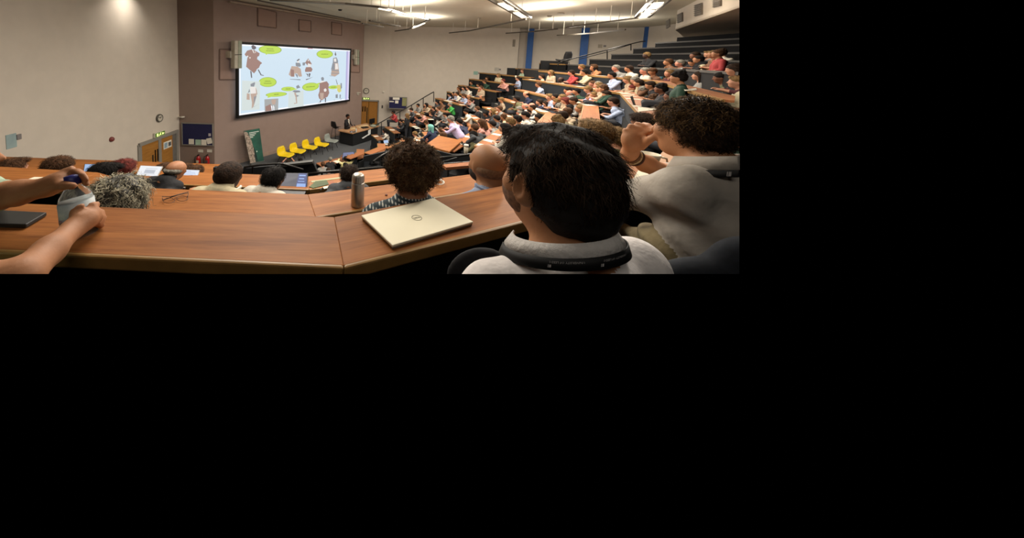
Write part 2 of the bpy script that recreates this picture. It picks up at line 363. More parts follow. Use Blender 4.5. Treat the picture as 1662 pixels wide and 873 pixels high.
exit_sign(ony(594.5, 160, YR - .1), (1, 0, 0), (0, -1, 0), .55, .17, 'green exit sign above the oak door beside pink wall')
# ------------------------------------------------------------------ small wall fittings
def fitting(name, c, d, n, w_, h_, th, m, lab, cat):
    d = Vector(d).normalized(); n = Vector(n).normalized(); c = Vector(c)
    return tag(MB().plate([c + d * w_ * a + Vector((0, 0, 1)) * h_ * b for a, b in ((-.5, -.5), (.5, -.5), (.5, .5), (-.5, .5))], n, th).build(name, m, bevel=.004), lab, cat)
LWA = WC - d95 * 7; LWB = WC; ln = Vector((d95.y, -d95.x, 0))
if ln.dot(LWB) > 0: ln = -ln
o = fitting('wall_notice', onwall(18, 229, LWA, LWB), d95, ln, .22, .34, .012, mat('pale_blue_card', '9aaead', .7, col2='8a9d9f'), 'pale blue card notice on the left wall', 'notice')
fitting('wall_switch', onwall(29.5, 222, LWA, LWB), d95, ln, .1, .13, .03, mat('grey_fitting', '807a78', .5), 'small grey box on left wall beside blue card', 'switch')
def dome(name, c, n, r, m, lab, cat):
    M = Vector(n).normalized().to_track_quat('Z', 'Y').to_matrix().to_4x4()
    o = MB().lathe([(r, 0), (r * .97, .03), (r * .7, .07), (r * .3, .09), (0, .095)], (0, 0, 0), 20, M=M).build(name, m, None, True); o.location = c; return tag(o, lab, cat)
dome('fire_sounder', onwall(180.5, 226, P291, DQ), dn, .085, mat('sounder_red', '7a3a34', .4), 'small red fire alarm sounder on the left door wall', 'alarm')
o = dome('wall_camera', onwall(636 - 55, 152, PA, PB), PN, .12, WHITEP, 'white dome device on pink wall below the screen corner', 'camera')
MB().box((0.05, -.08, .09), (.3, .2, .03)).build('bracket', WHITEP, o)
o = fitting('corner_camera', onwall(291, 190, P291, DQ, .02), ddir, dn, .12, .06, .02, WHITEP, 'white bracket camera at corner above blue board', 'camera')
MB().lathe([(.02, 0), (.09, .03), (.1, .07), (0, .07)], (0, 0, 0), 16).build('dome_cover', WHITEP, o, True).location = onwall(296, 191.5, P291, DQ, .25)
MB().bar(onwall(290, 190, P291, DQ, .02), onwall(299, 190, P291, DQ, .3), .05, .03).build('arm', WHITEP, o)
fitting('wall_phone', ony(620.5, 173, YR - .01), (1, 0, 0), (0, -1, 0), .1, .22, .05, mat('dark_fitting', '3a3030', .5), 'small dark handset on white wall beside the oak door', 'phone')
fitting('wall_sensor', ony(622.5, 149, YR - .01), (1, 0, 0), (0, -1, 0), .12, .12, .09, WHITEP, 'tiny white sensor on white wall above the handset', 'sensor')
sd = (SE - SWa).normalized(); sn = Vector((sd.y, -sd.x, 0))
for k, (x, y, m_, l_) in enumerate(((772, 118.5, 'pale_green_card', 'pale green notice low on the side wall'), (806, 112.5, 'pale_grey_card', 'pale grey notice on the side wall near its far end'))):
    fitting('wall_notice', onwall(x, y, SWa, SE), sd, sn, .3, .26, .012, mat(m_, ['8fb0a2', 'b3ada2'][k], .7), l_, 'notice')
    fitting('wall_switch', onwall(x + 5.3, y + .3, SWa, SE), sd, sn, .14, .12, .03, mat('grey_fitting', '807a78', .5), ['small dark box beside the pale green wall notice', 'small dark box beside the pale grey wall notice'][k], 'switch')
rd = (RB - RA).normalized(); rn = Vector((rd.y, -rd.x, 0))
fitting('wall_notice', onwall(974, 75, RA, RB), rd, rn, .22, .24, .012, mat('wall_card', 'a89c8b', .7), 'pale notice on column wall between two blue columns', 'notice')
fitting('wall_switch', onwall(981.5, 74.8, RA, RB), rd, rn, .14, .12, .03, mat('grey_fitting', '807a78', .5), 'small dark box on the column wall beside pale notice', 'switch')
o = fitting('coat_hook_rail', onwall(834, 70, SWa, SE), sd, sn, .16, .5, .05, mat('bracket_grey', '8a8072', .6), 'grey wall bracket near the far end of side wall', 'bracket')  # flat grey bracket plate on the wall
# ------------------------------------------------------------------ notice boards
def board(c0, c1, y, lab, papers):
    a = ony(*c0, y); b = ony(*c1, y); cxx = (a.x + b.x) / 2; cz_ = (a.z + b.z) / 2; w_ = b.x - a.x; h_ = a.z - b.z
    o = MB().box((0, 0, 0), (w_, .04, h_)).build('notice_board', NAVY); o.location = (cxx, y - .03, cz_); tag(o, lab, 'notice board')
    f = MB()
    for z in (-1, 1): f.box((0, -.015, z * h_ / 2), (w_ + .05, .05, .04))
    for x in (-1, 1): f.box((x * w_ / 2, -.015, 0), (.04, .05, h_))
    f.build('board_frame', FRAME, o)
    for (u, v, pw, ph, rot, mm, l2) in papers:
        p = MB().box((0, 0, 0), (pw * w_, .006, ph * h_)).build('pinned_sheet', mm); p.location = (cxx + (u - .5) * w_, y - .058, cz_ + (.5 - v) * h_); p.rotation_euler.y = R(rot); tag(p, l2, 'poster')
PALEG = mat('pale_green_print', 'a9c4b0', .7); OLV = mat('olive_print', '8e8c5e', .7)
board((296.5, 199), (346.5, 236), WL.y, 'navy felt notice board with silver frame in the pink recess', [
    (.3, .84, .17, .24, 0, PAPER, 'white sheet pinned low on navy board, leftmost'), (.52, .86, .18, .24, 0, PALEG, 'pale green sheet pinned low on navy board'),
    (.71, .86, .17, .26, 0, PAPER, 'white sheet with olive patch on navy board'), (.89, .78, .17, .26, -14, PAPER, 'tilted white sheet at right edge of navy board'),
    (.9, .5, .08, .13, 0, mat('round_badge', 'b8b2b6', .6), 'small pale emblem above tilted sheet on navy board')])
a = onwall(632, 157, SWa, SE, .05); b = onwall(661, 177, SWa, SE, .05)
board((631.5, 157), (659.5, 176.5), 21.9, 'purple and white notice board low on side wall', [
    (.1, .15, .18, .28, 0, mat('dark_poster', '3c3340', .7), 'dark poster top left of the purple board'), (.4, .13, .38, .2, 0, PAPER, 'row of white posters along the purple board top'),
    (.44, .42, .18, .26, 0, PAPER, 'white sheet at the middle of the purple board'), (.15, .4, .25, .1, 0, PAPER, 'white strip on the left of the purple board'),
    (.86, .4, .24, .7, 0, OLV, 'olive picture poster on right of the purple board')])
# ------------------------------------------------------------------ fire extinguishers
def extinguisher(x, lab, body):
    p = ony(x, 255, WL.y - .14); z0 = ony(x, 269, WL.y - .14).z
    o = MB().lathe([(.0, 0), (.085, .0), (.09, .02), (.09, .34), (.07, .4), (.03, .44), (.03, .46), (0, .46)], (0, 0, 0), 18).build('fire_extinguisher', mat('extinguisher_red', 'a01818', .3, var=.03), None, True)
    o.location = (p.x, p.y, z0); tag(o, lab, 'fire extinguisher')
    MB().box((0, -.08, .22), (.1, .02, .12)).build('label_band', mat(body, {'cream_label': 'd8c9a8', 'black_label': '5a4b48'}[body], .6), o)
    MB().box((0, -.02, .49), (.04, .13, .05)).build('lever', BLACKPL, o)
    MB().tube([(-.02, 0, .46), (-.12, -.03, .44), (-.15, -.04, .3), (-.13, -.05, .12)], .013, 6).build('hose', BLACKPL, o, True)
    s = MB().box((0, 0, 0), (.22, .01, .13)).build('extinguisher_sign', WHITEP); s.location = (p.x + .03, WL.y - .01, z0 + .64); tag(s, 'white sign above the ' + lab.split(',')[0], 'sign')
extinguisher(322, 'left red fire extinguisher, below the navy board', 'cream_label')
extinguisher(336.5, 'right red fire extinguisher, below the navy board', 'black_label')
# ------------------------------------------------------------------ projection screen with its slide
SO = .25
def sp(x, y, o=0.0): return onwall(x, y, PA, PB, SO + o)
scr = empty('projection_screen', sp(475, 130), label='large bright projection screen in black frame on pink wall', cat='screen')
def onscr(o): o.parent = scr; o.matrix_parent_inverse = Matrix.Translation(-scr.location); return o
inn = [(388.6, 71.5), (567.6, 82), (565.6, 160), (386.2, 189.5)]
SCRN = glow('screen_blue', 'cfe2f0', 1.02)
I3 = [sp(*p) for p in inn]
zt = (I3[0].z + I3[1].z) / 2; zb = (I3[2].z + I3[3].z) / 2
u0 = (I3[0] + I3[3]) / 2; u1 = (I3[1] + I3[2]) / 2
def su(f, z, o=0): p = u0.lerp(u1, f); p = Vector((p.x, p.y, z)); return p + PN * o
onscr(MB().plate([su(0, zb), su(1, zb), su(1, zt), su(0, zt)], PN, .01).build('image_panel', SCRN))
fb = MB(); T = .12
for a, b in (((0, zt + T / 2), (1, zt + T / 2)), ((0, zb - T / 2), (1, zb - T / 2))):
    fb.bar(su(a[0] - .015, a[1], .0), su(b[0] + .015, b[1], .0), .1, T)
for f in (-.0085, 1.0085): fb.bar(su(f, zb - T, .0), su(f, zt + T, .0), .13, .1)
onscr(fb.build('frame', mat('screen_frame_black', '0c0b0b', .5)))
WE = glow('slide_white', 'f6f8ff', 1.08)
wb = MB()
for a, b, in ((su(0, zb + .035, .02), su(1, zb + .035, .02)), (su(0, zt - .03, .02), su(1, zt - .03, .02))): wb.bar(a, b, .01, .07)
wb.bar(su(.006, zb, .02), su(.006, zt, .02), .05, .01)
onscr(wb.build('slide_margin', WE))
onscr(MB().plate([su(.955, zb, .015), su(.975, zb, .015), su(.975, zt - .06, .015), su(.955, zt - .06, .015)], PN, .01).build('lilac_band', glow('slide_lilac', 'b7b4dd', 1)))
onscr(MB().plate([su(.975, zb, .015), su(.994, zb, .015), su(.994, zt - .06, .015), su(.975, zt - .06, .015)], PN, .01).build('pale_band', glow('slide_pale_lilac', 'ddd2f0', 1)))
BUB = glow('bubble_green', 'bfdc5a', 1); BUBE = glow('bubble_edge', '93ae50', 1); TXT = glow('slide_text', '6c7a34', 1)
def spoly(name, pts, m, o=.03, parent=None):
    return onscr(MB().plate([sp(x, y, o) for x, y in pts], PN, .004).build(name, m))
def bubble(cx_, cy_, rx, ry, tail, slope, lines):
    def ell(k, q=30): return [(cx_ + rx * k * math.cos(2 * math.pi * i / q), cy_ + ry * k * math.sin(2 * math.pi * i / q) + slope * rx * k * math.cos(2 * math.pi * i / q)) for i in range(q)]
    spoly('speech_bubble_rim', ell(1.0), BUBE, .022); spoly('speech_bubble', ell(.93), BUB, .028)
    if tail: spoly('bubble_tail', tail, BUB, .025)
    for k, (dy, half) in enumerate(lines):
        b = MB(); n = max(3, int(half * 2 / 1.1)); rnd = random.Random(int(cx_ * 10 + k))
        for i in range(n):                                 # small unreadable word strokes
            x = cx_ - half + (i + .5) * 2 * half / n; y = cy_ + dy + slope * (x - cx_); hh = rnd.uniform(.35, .7)
            b.plate([sp(x - .4, y - hh, .033), sp(x + .4, y - hh, .033), sp(x + .4, y + .45, .033), sp(x - .4, y + .45, .033)], PN, .003)
        onscr(b.build('slide_text', TXT))
bubble(438.5, 80.6, 18.5, 7.2, [(429, 84.5), (437, 86), (432, 89)], .03, [(-1.2, 5.5), (2, 6.5)])
bubble(527, 87.8, 13.2, 6.8, [(533, 84), (537, 89), (542, 92)], .0, [(.2, 5.5)])
bubble(434.5, 133.2, 14.3, 8, [(424, 129), (424, 137), (416.5, 135)], .0, [(-1.4, 5), (2, 6.3)])
bubble(448.5, 153.2, 17.2, 3.8, [(436, 154), (444, 156), (434, 159)], -.06, [(0, 4)])
bubble(467.5, 144.3, 11, 3.6, [(474, 142), (476, 146), (483, 145)], -.02, [(0, 4)])
bubble(504, 140.8, 13.5, 6.6, [(512, 136), (514, 142), (520, 134)], -.08, [(0, 7)])
bubble(541, 141.5, 8, 3, None, -.05, [(0, 4)])
BR = glow('print_brown', 'a08078', 1); BRL = glow('print_tan', 'c0a89a', 1); GR = glow('print_grey', '8f939a', 1); DK = glow('print_dark_grey', '6a6468', 1); CR = glow('print_cream', 'ece7e2', 1); PLT = glow('print_plate', 'd6e0de', 1)
def fig(label, *shapes):
    for m, pts in shapes: spoly('slide_' + label, pts, m, .03 + .002 * shapes.index((m, pts)))
# man in a brown coat, top left (traced from zooms: 12.48 px per source px)
def z1(p, ox=385, oy=65, s=12.48): return [(ox + x / s, oy + y / s) for x, y in p]
fig('coat_man', (DK, z1([(285, 120), (320, 100), (375, 130), (385, 165), (345, 195), (300, 180)])),
    (BR, z1([(285, 190), (200, 215), (150, 290), (180, 330), (215, 320), (205, 370), (180, 540), (250, 600), (300, 640), (340, 675), (385, 620), (395, 590), (440, 560), (465, 500), (505, 465), (400, 385), (410, 335), (440, 325), (455, 270), (390, 230), (340, 200)])),
    (CR, z1([(295, 185), (320, 195), (350, 270), (330, 260)])), (CR, z1([(360, 205), (378, 255), (365, 262)])),
    (CR, z1([(200, 315), (225, 320), (222, 345), (200, 340)])), (CR, z1([(245, 345), (272, 350), (268, 375), (245, 370)])),
    (DK, z1([(262, 620), (290, 640), (302, 760), (282, 770)])), (DK, z1([(415, 600), (435, 595), (490, 700), (540, 712), (535, 724), (475, 714)])))
def z2(p): return z1(p, 385, 120, 12.12)
fig('masked_man', (PLT, z2([(95, 130), (450, 150), (440, 700), (80, 720)])), (GR, z2([(260, 200), (345, 160), (350, 190), (330, 250), (265, 245)])), (CR, z2([(250, 255), (365, 255), (385, 380), (270, 400)])),
    (BRL, z2([(360, 260), (385, 320), (395, 400), (375, 410)])), (BRL, z2([(190, 380), (245, 390), (245, 510), (185, 505)])), (GR, z2([(240, 290), (250, 350), (210, 375)])),
    (BRL, z2([(260, 390), (375, 380), (380, 440), (345, 560), (320, 640), (285, 680), (290, 560)])), (GR, z2([(330, 450), (375, 430), (340, 560), (325, 600)])), (GR, z2([(280, 670), (430, 590), (325, 650)])))
fig('portrait_photo', (glow('print_mid_grey', 'a9abab', 1), z2([(535, 500), (808, 482), (805, 705), (540, 740)])), (BR, z2([(555, 640), (660, 590), (680, 720), (560, 738)])), (BRL, z2([(670, 530), (700, 490), (765, 510), (745, 600), (690, 600)])),
    (WE, z2([(662, 615), (690, 640), (692, 718), (680, 718)])), (WE, z2([(705, 610), (728, 650), (728, 712), (714, 712)])))
def z3(p): return z1(p, 460, 85, 17.46)
fig('dancing_pair', (DK, z3([(370, 230), (440, 180), (465, 200), (400, 250)])), (CR, z3([(380, 250), (450, 240), (440, 300), (395, 290)])), (GR, z3([(345, 290), (470, 300), (495, 380), (460, 410), (400, 400), (350, 380)])),
    (BRL, z3([(230, 390), (400, 400), (490, 470), (525, 680), (440, 690), (390, 600), (320, 590), (310, 690), (220, 690), (150, 630)])), (BR, z3([(200, 470), (300, 500), (300, 690), (215, 680)])), (GR, z3([(330, 590), (410, 640), (400, 725), (350, 650)])),
    (DK, z3([(170, 755), (480, 765), (482, 785), (200, 765)])), (BR, z3([(655, 230), (700, 170), (740, 230), (800, 320), (780, 360), (700, 300), (680, 370), (620, 290)])), (CR, z3([(690, 200), (720, 210), (715, 250), (690, 250)])),
    (GR, z3([(540, 290), (630, 280), (600, 370), (545, 370)])), (BR, z3([(640, 420), (780, 415), (825, 480), (790, 550), (620, 555), (610, 500)])), (CR, z3([(690, 320), (780, 330), (770, 415), (690, 415)])),
    (DK, z3([(630, 600), (700, 610), (700, 660), (680, 700), (680, 640)])), (DK, z3([(720, 590), (770, 600), (740, 700), (720, 700)])), (DK, z3([(630, 760), (720, 740), (840, 690), (760, 735), (650, 785)])))
def z4(p): return z1(p, 505, 70, 14.54)
fig('gown_lady', (DK, z4([(555, 270), (572, 200), (592, 270), (580, 305)])), (GR, z4([(520, 350), (600, 335), (635, 420), (630, 470), (510, 470)])), (CR, z4([(535, 365), (590, 360), (595, 440), (540, 440)])),
    (BRL, z4([(505, 470), (635, 470), (665, 720), (560, 790), (465, 760)])), (GR, z4([(505, 470), (555, 480), (555, 630), (470, 620)])), (CR, z4([(570, 480), (620, 480), (640, 610), (565, 620)])), (GR, z4([(480, 630), (655, 640), (655, 660), (475, 650)])),
    (GR, z4([(470, 700), (660, 710), (660, 725), (465, 715)])), (DK, z4([(420, 760), (560, 790), (450, 775)])))
def z5(p): return z1(p, 450, 125, 14.55)
fig('leaping_man', (PLT, z5([(265, 340), (620, 320), (620, 690), (255, 730)])), (GR, z5([(445, 215), (500, 185), (545, 250), (460, 275)])), (GR, z5([(355, 340), (400, 310), (530, 320), (545, 355), (430, 370)])), (BRL, z5([(395, 370), (440, 370), (465, 500), (440, 500)])),
    (GR, z5([(450, 420), (520, 440), (460, 470)])), (BRL, z5([(430, 500), (460, 500), (470, 620), (400, 635), (395, 615), (450, 610)])))
def z6(p): return z1(p, 500, 115, 14.55)
fig('robed_man', (GR, z6([(305, 170), (340, 140), (375, 170), (370, 230), (320, 230)])), (CR, z6([(300, 240), (390, 240), (370, 290), (300, 285)])), (BR, z6([(270, 290), (440, 245), (490, 310), (480, 420), (500, 520), (460, 610), (400, 640), (320, 700), (260, 650), (240, 570), (270, 480)])),
    (BRL, z6([(280, 520), (370, 520), (360, 690), (290, 660)])), (CR, z6([(370, 440), (410, 410), (440, 450), (420, 490), (380, 490)])), (DK, z6([(395, 640), (425, 640), (420, 740), (400, 745)])), (DK, z6([(285, 690), (305, 690), (300, 745), (220, 755), (280, 735)])))
YL = glow('print_yellow', 'd8d07a', 1)
fig('yellow_man', (DK, z6([(655, 200), (665, 200), (700, 320), (685, 320)])), (YL, z6([(680, 330), (760, 330), (785, 480), (730, 515), (690, 470)])), (GR, z6([(765, 290), (795, 290), (800, 400), (770, 440)])), (GR, z6([(650, 560), (700, 550), (700, 640), (650, 640)])), (GR, z6([(745, 560), (775, 560), (765, 650), (745, 650)])), (GR, z6([(755, 675), (810, 635), (770, 680)])), (GR, z6([(600, 690), (640, 680), (620, 695)])))
fig('title_line', (glow('title_red', 'c08a92', 1), [(499.5, 77.2), (507.5, 77.7), (507.5, 79.4), (499.5, 79)]))
# grey box speaker hanging left of the screen, and its twin at the right
def box_speaker(pts, dep, lab, off):
    P = [onwall(x, y, PA, PB, off) for x, y in pts]
    o = MB().plate(P, PN, dep).build('box_speaker', mat('speaker_grey', 'b9b2a2', .5), bevel=.03); tag(o, lab, 'speaker')
    P2 = [P[0].lerp(P[1], .5) + PN * (dep + .005), P[1] + PN * (dep + .005), P[2] + PN * (dep + .005), P[3].lerp(P[2], .5) + PN * (dep + .005)]
    MB().plate(P2, PN, .02).build('speaker_grille', mat('grille_grey', '9aa08e', .6), o)
    c = (P[0] + P[3]) / 2; MB().bar(c - PN * (off - .02), c + PN * .1, .16, .3).build('wall_arm', mat('speaker_grey', 'b9b2a2'), o)
    MB().bar(P[0].lerp(P[3], .5) + PN * (dep + .02), P[1].lerp(P[2], .5) + PN * (dep + .02), .02, .03).build('joint_line', mat('dark_fitting', '3a3030'), o)
    return o
box_speaker([(374.5, 66), (385.5, 66), (385.5, 110), (374, 111)], .35, 'grey box speaker on arm overlapping screen top left corner', .3)
box_speaker([(573.5, 80), (579, 81), (579, 105), (573.5, 105)], .2, 'slim grey speaker just right of screen', .1)

# ------------------------------------------------------------------ roll-up banner
BG = mat('banner_green', '2f6b58', .6, var=.3, scale=2.2, col2='1f4a40')
b0 = onz(406, 268, 0); bt0 = ony(395, 213, b0.y - .1); bt1 = ony(421, 208.5, b0.y + .55); b1 = ony(428, 262, b0.y + .55)
nb = (bt1 - bt0).cross(b0 - bt0).normalized()
if nb.dot(b0) > 0: nb = -nb
bl = Vector(b0); bl.z = .06; br = b1
o = MB().plate([bl, br, bt1, bt0], nb, .02).build('pull_up_banner', BG); tag(o, 'green pull-up banner with photo strip beside the stage', 'banner')
def bp(u, v): return bl.lerp(br, u).lerp(bt0.lerp(bt1, u), v) + nb * .022
MB().plate([bp(0, 0), bp(.38, 0), bp(.42, .45), bp(.36, .7), bp(.2, .95), bp(0, 1)], nb, .004).build('photo_strip', mat('photo_print', 'c9b4a4', .7, var=.5, scale=14, col2='5d554c'), o)
MB().plate([bp(.38, 0), bp(.6, 0), bp(.5, .4), bp(.44, .5)], nb, .004).build('dark_print', mat('dark_print', '17302e', .7, var=.3), o)
t = MB()
for v, u1_ in ((.91, .92), (.86, .72), (.815, .62), (.77, .5)): t.plate([bp(.3, v), bp(u1_, v), bp(u1_, v + .025), bp(.3, v + .025)], nb, .008)
t.build('banner_text', mat('banner_text_white', 'cfd8cf', .6), o)
MB().plate([bp(.56, .32), bp(.63, .32), bp(.63, .36), bp(.56, .36)], nb, .008).build('white_emblem', _M['banner_text_white'], o)
MB().bar(bl + Vector((0, 0, -.0)), br + Vector((0, 0, -.0)), .2, .1).build('base_cassette', mat('cassette_silver', '8f8f8c', .3, .7), o)
MB().bar(bt0, bt1, .03, .03).build('top_rail', _M['cassette_silver'], o)
# ------------------------------------------------------------------ lectern desk on the stage
q0 = onz(551, 232.5, 0); q1 = onz(572.5, 237.5, 0); q2 = onz(612.5, 224.5, 0); dz_ = ony(572.5, 216, q1.y).z
q3 = q0 + (q2 - q1)
lec = empty('lectern_desk', q1, label='long black presenter desk with wooden top on the stage', cat='desk')
def onl(o, par=None):
    p = par or lec; o.parent = p; o.matrix_parent_inverse = Matrix.Translation(-lec.location) if p is lec else Matrix(); return o
onl(MB().prism([(p.x, p.y) for p in (q0, q1, q2, q3)], .05, dz_ - .03).build('body', BLACKP))
cc = (q0 + q1 + q2 + q3) / 4
def out(p, k): return p + (p - cc).normalized() * k
tp = [out(p, .12) for p in (q0, q1, q2, q3)]
onl(MB().prism([(p.x, p.y) for p in tp], dz_ - .03, dz_ + .04).build('desk_top', wood('stage_desk_veneer', 'c99c74', 'b1835c', R(30))))
e = (q2 - q1).normalized(); en = Vector((e.y, -e.x, 0))
def lp(f, z): p = q1.lerp(q2, f); return Vector((p.x, p.y, z)) + en * .01
EM = mat('emblem_white', 'f4f4f0', .5)
o = MB().plate([lp(.33, dz_ - .46), lp(.38, dz_ - .52), lp(.62, dz_ - .38), lp(.62, dz_ - .30)], en, .015).build('white_emblem', EM); onl(o)
o = MB().plate([lp(.60, dz_ - .42), lp(.68, dz_ - .36), lp(.68, dz_ - .06), lp(.58, dz_ - .08), lp(.58, dz_ - .25)], en, .016).build('white_emblem', EM); onl(o)
def stage(p, dz=0): v = onz(p[0], p[1], dz_ + .045); return v
def small(name, mb, m, loc, lab, cat, rz=0, par=None, **k):
    o = mb.build(name, m, par, **k); o.location = loc; o.rotation_euler.z = rz
    if lab: tag(o, lab, cat)
    return o
small('desk_microphone', MB().tube([(0, 0, 0), (0, 0, .02)], .06).tube([(0, 0, .02), (.02, .02, .2), (-.04, .02, .34)], .012, 6).tube([(-.04, .02, .32), (-.09, .02, .4)], .025, 8), BLACKPL, stage((577, 213)), 'gooseneck microphone on the presenter desk', 'microphone')
small('water_bottle', MB().lathe([(0, 0), (.035, 0), (.04, .02), (.04, .17), (.015, .22), (.015, .25), (0, .25)], n=14), mat('clear_plastic_far', 'cfd2c8', .2), stage((578, 214.5)), 'clear water bottle beside the desk microphone', 'bottle')
small('desk_bell', MB().lathe([(0, 0), (.16, 0), (.17, .02), (.1, .05), (0, .06)], n=20), mat('chrome_plate', 'c8c4bc', .15, .9), stage((572, 214.2)), 'shiny round dish at front corner of the presenter desk', 'dish')
for k, (x, y, rz, s) in enumerate([(573, 208.7, .3, .4), (584, 207, .7, .32), (590, 205, .5, .4), (594, 204.5, .2, .3)]):
    b = MB().box((0, 0, .006 + .01 * k), (s, .28, .012)); b.box((0.03, .02, .016 + .01 * k), (s * .9, .26, .008))
    small('paper_sheets', b, mat('cream_paper', 'd5b98c', .8), stage((x, y)), 'loose cream papers on presenter desk, %s' % ['nearest the speaker', 'left of the dark folder', 'under the dark folder', 'by the cable heap'][k], 'papers', rz)
small('folder', MB().box((0, 0, .03), (.45, .3, .03)).box((0, .1, .05), (.4, .03, .03)), BLACKPL, stage((592, 207.5)), 'dark folder on the presenter desk papers', 'folder', .6)
small('monitor', MB().box((0, 0, .02), (.3, .2, .03)).box((0, 0, .12), (.05, .05, .2)).box((0, -.03, .28), (.55, .05, .32)), BLACKPL, onz(603, 203, dz_ + .04), 'black monitor on the far part of presenter desk', 'monitor', .9)
small('cable_heap', MB().tube([(-.3, 0, .02), (-.1, .12, .06), (.12, -.06, .04), (.3, .08, .07), (.1, .15, .03), (-.12, -.1, .08), (-.25, .06, .05)], .03, 6), mat('cable_green_grey', '3f4a40', .6), onz(608, 204, dz_ + .04), 'tangle of dark cables on far end of presenter desk', 'cables')
small('cloth_bundle', MB().lathe([(0, 0), (.2, .01), (.22, .06), (.12, .12), (0, .13)], n=12), mat('grey_cloth', '8b9080', .9), onz(605.5, 205.5, dz_ + .04), 'small grey bundle beside cables on presenter desk', 'cloth', .9)
# stool, grey chair, four yellow chairs
def shell_chair(loc, rz, seat_m, leg_m, lab, group, s=1.0, high=0):
    r = empty('shell_chair' if not high else 'bar_stool', loc, rz, label=lab, cat='chair' if not high else 'stool', group=group); r.scale = (s, s, s * (.68 if s > 1.4 else 1))
    H = .42 + high
    # moulded shell: curved sheet from front lip over seat and up the back
    V = []; Fc = []; prof = [(.24, H - .02), (.2, H + .01), (.08, H), (-.08, H - .015), (-.17, H + .02), (-.215, H + .14), (-.24, H + .28), (-.25, H + .40)]
    nx = 9
    for j, (y, z) in enumerate(prof):
        wd = [.2, .22, .235, .23, .215, .22, .21, .16][j]
        for i in range(nx):
            t = i / (nx - 1) * 2 - 1; up = .05 * abs(t) ** 3
            V.append((wd * t, y + (up * .8 if j > 4 else 0), z + (up if j <= 4 else 0)))
    for j in range(len(prof) - 1):
        for i in range(nx - 1): Fc.append((j * nx + i, j * nx + i + 1, (j + 1) * nx + i + 1, (j + 1) * nx + i))
    o = mobj('seat_shell', V, Fc, seat_m, r, smooth=True); m = o.modifiers.new('solid', 'SOLIDIFY'); m.thickness = .014
    for sx in (-1, 1):
        for sy in (-1, 1):
            MB().tube([(sx * .13, sy * .12, H - .02), (sx * .2, sy * .2, 0)], .012, 6).build('leg', leg_m, r, True)
    MB().box((0, 0, H - .03), (.26, .24, .02)).build('under_frame', leg_m, r)
    if high: MB().tube([(-.17, .17, .25), (.17, .17, .25)], .01, 6).build('foot_rail', leg_m, r)
    return r
YEL = mat('yellow_moulded_plastic', 'e3c211', .4, var=.03); GRY = mat('grey_moulded_plastic', '8d928c', .45, var=.03); CHR = mat('dark_chair_leg', '3c3a38', .4, .6)
for k, (x, y, l) in enumerate([(461, 262, 'yellow shell chair nearest the banner'), (480.5, 255.5, 'second yellow shell chair from the banner'), (500, 249, 'third yellow shell chair from the banner'), (519, 244, 'yellow shell chair next to the grey chair')]):
    p = onz(x + 2, y + 3, 0); shell_chair(p, R(-112), YEL, CHR, l, 'yellow chairs lined along the pink wall', 1.42)
shell_chair(onz(537, 240.5, 0), R(-112), GRY, CHR, 'pale grey shell chair at the right end of the yellow chairs', 'grey stage chair', 1.42)
shell_chair(onz(544, 229, 0), R(-35), BLACKPL, CHR, 'tall black bar stool between grey chair and presenter desk', 'stage stool', 1.05, .42)
# ------------------------------------------------------------------ suspended trays and rails under the ceiling
def trayline(pts, z, w_, name, lab, double=False, lit=()):
    P = [onz(x, y, z) for x, y in pts]
    r = empty(name, P[0], label=lab, cat='light fitting')
    for a, b in zip(P, P[1:]):
        d = (b - a).normalized(); s = Vector((-d.y, d.x, 0)); mb = MB()
        if double:
            for q in (-1, 1): mb.bar(a + s * q * w_ / 2, b + s * q * w_ / 2, .06, .1)
            n = max(2, int((b - a).length / .9))
            for k in range(n + 1): mb.bar(a.lerp(b, k / n) - s * w_ / 2, a.lerp(b, k / n) + s * w_ / 2, .05, .06)
        else: mb.bar(a, b, w_, .06)
        o = mb.build('rail', mat('tray_dark_metal', '4d463d', .5, .4), r); o.matrix_parent_inverse = Matrix.Translation(-r.location)
    for i, f0, f1 in lit:
        a, b = P[i], P[i + 1]; d = (b - a).normalized()
        o = MB().bar(a.lerp(b, f0) - Vector((0, 0, .055)), a.lerp(b, f1) - Vector((0, 0, .055)), (w_ * .55 if double else .09), .03).build('diffuser', LAMP, r); o.matrix_parent_inverse = Matrix.Translation(-r.location)
    for a, b in zip(P, P[1:]):
        for f in (.2, .8): p = a.lerp(b, f); o = MB().tube([p, (p.x, p.y, ZC)], .012, 5).build('hanger', WHITEP, r); o.matrix_parent_inverse = Matrix.Translation(-r.location)
    return r
trayline([(438, 0), (560, 6), (613, 11), (635, 15.5), (658, 23), (697, 32), (665, 46.5)], 7.15, .1, 'light_tray', 'long thin light rail with hooked end above the oak door', lit=((2, .1, .9), (3, .1, .6), (5, .2, .8)))
trayline([(665, 47), (641, 50.5)], 7.1, .05, 'light_rail', 'thin rail stub running on from the hooked tray')
trayline([(600, 33.5), (649, 42.5)], 7.1, .12, 'light_tray', 'short light tray near ceiling corner above oak door')
trayline([(588, 38), (622, 43.5)], 7.0, .06, 'light_rail', 'short thin rail beneath the corner light tray')
trayline([(803, -4), (854, 28)], 7.15, .34, 'light_tray', 'double light tray crossing the top edge of view', True, ((0, .15, .45), (0, .6, .92)))
trayline([(854, 31), (762, 50), (729, 53.5)], 7.1, .05, 'light_rail', 'long thin rail sloping left from double tray')
trayline([(1075, -4), (1042, 27)], 7.15, .36, 'light_tray', 'double light tray in front of the bulkhead', True, ((0, .12, .4), (0, .5, .62), (0, .7, .95)))
trayline([(1036, 29), (980, 36), (919, 44.5)], 7.1, .05, 'light_rail', 'long dark rail running left from bulkhead tray')
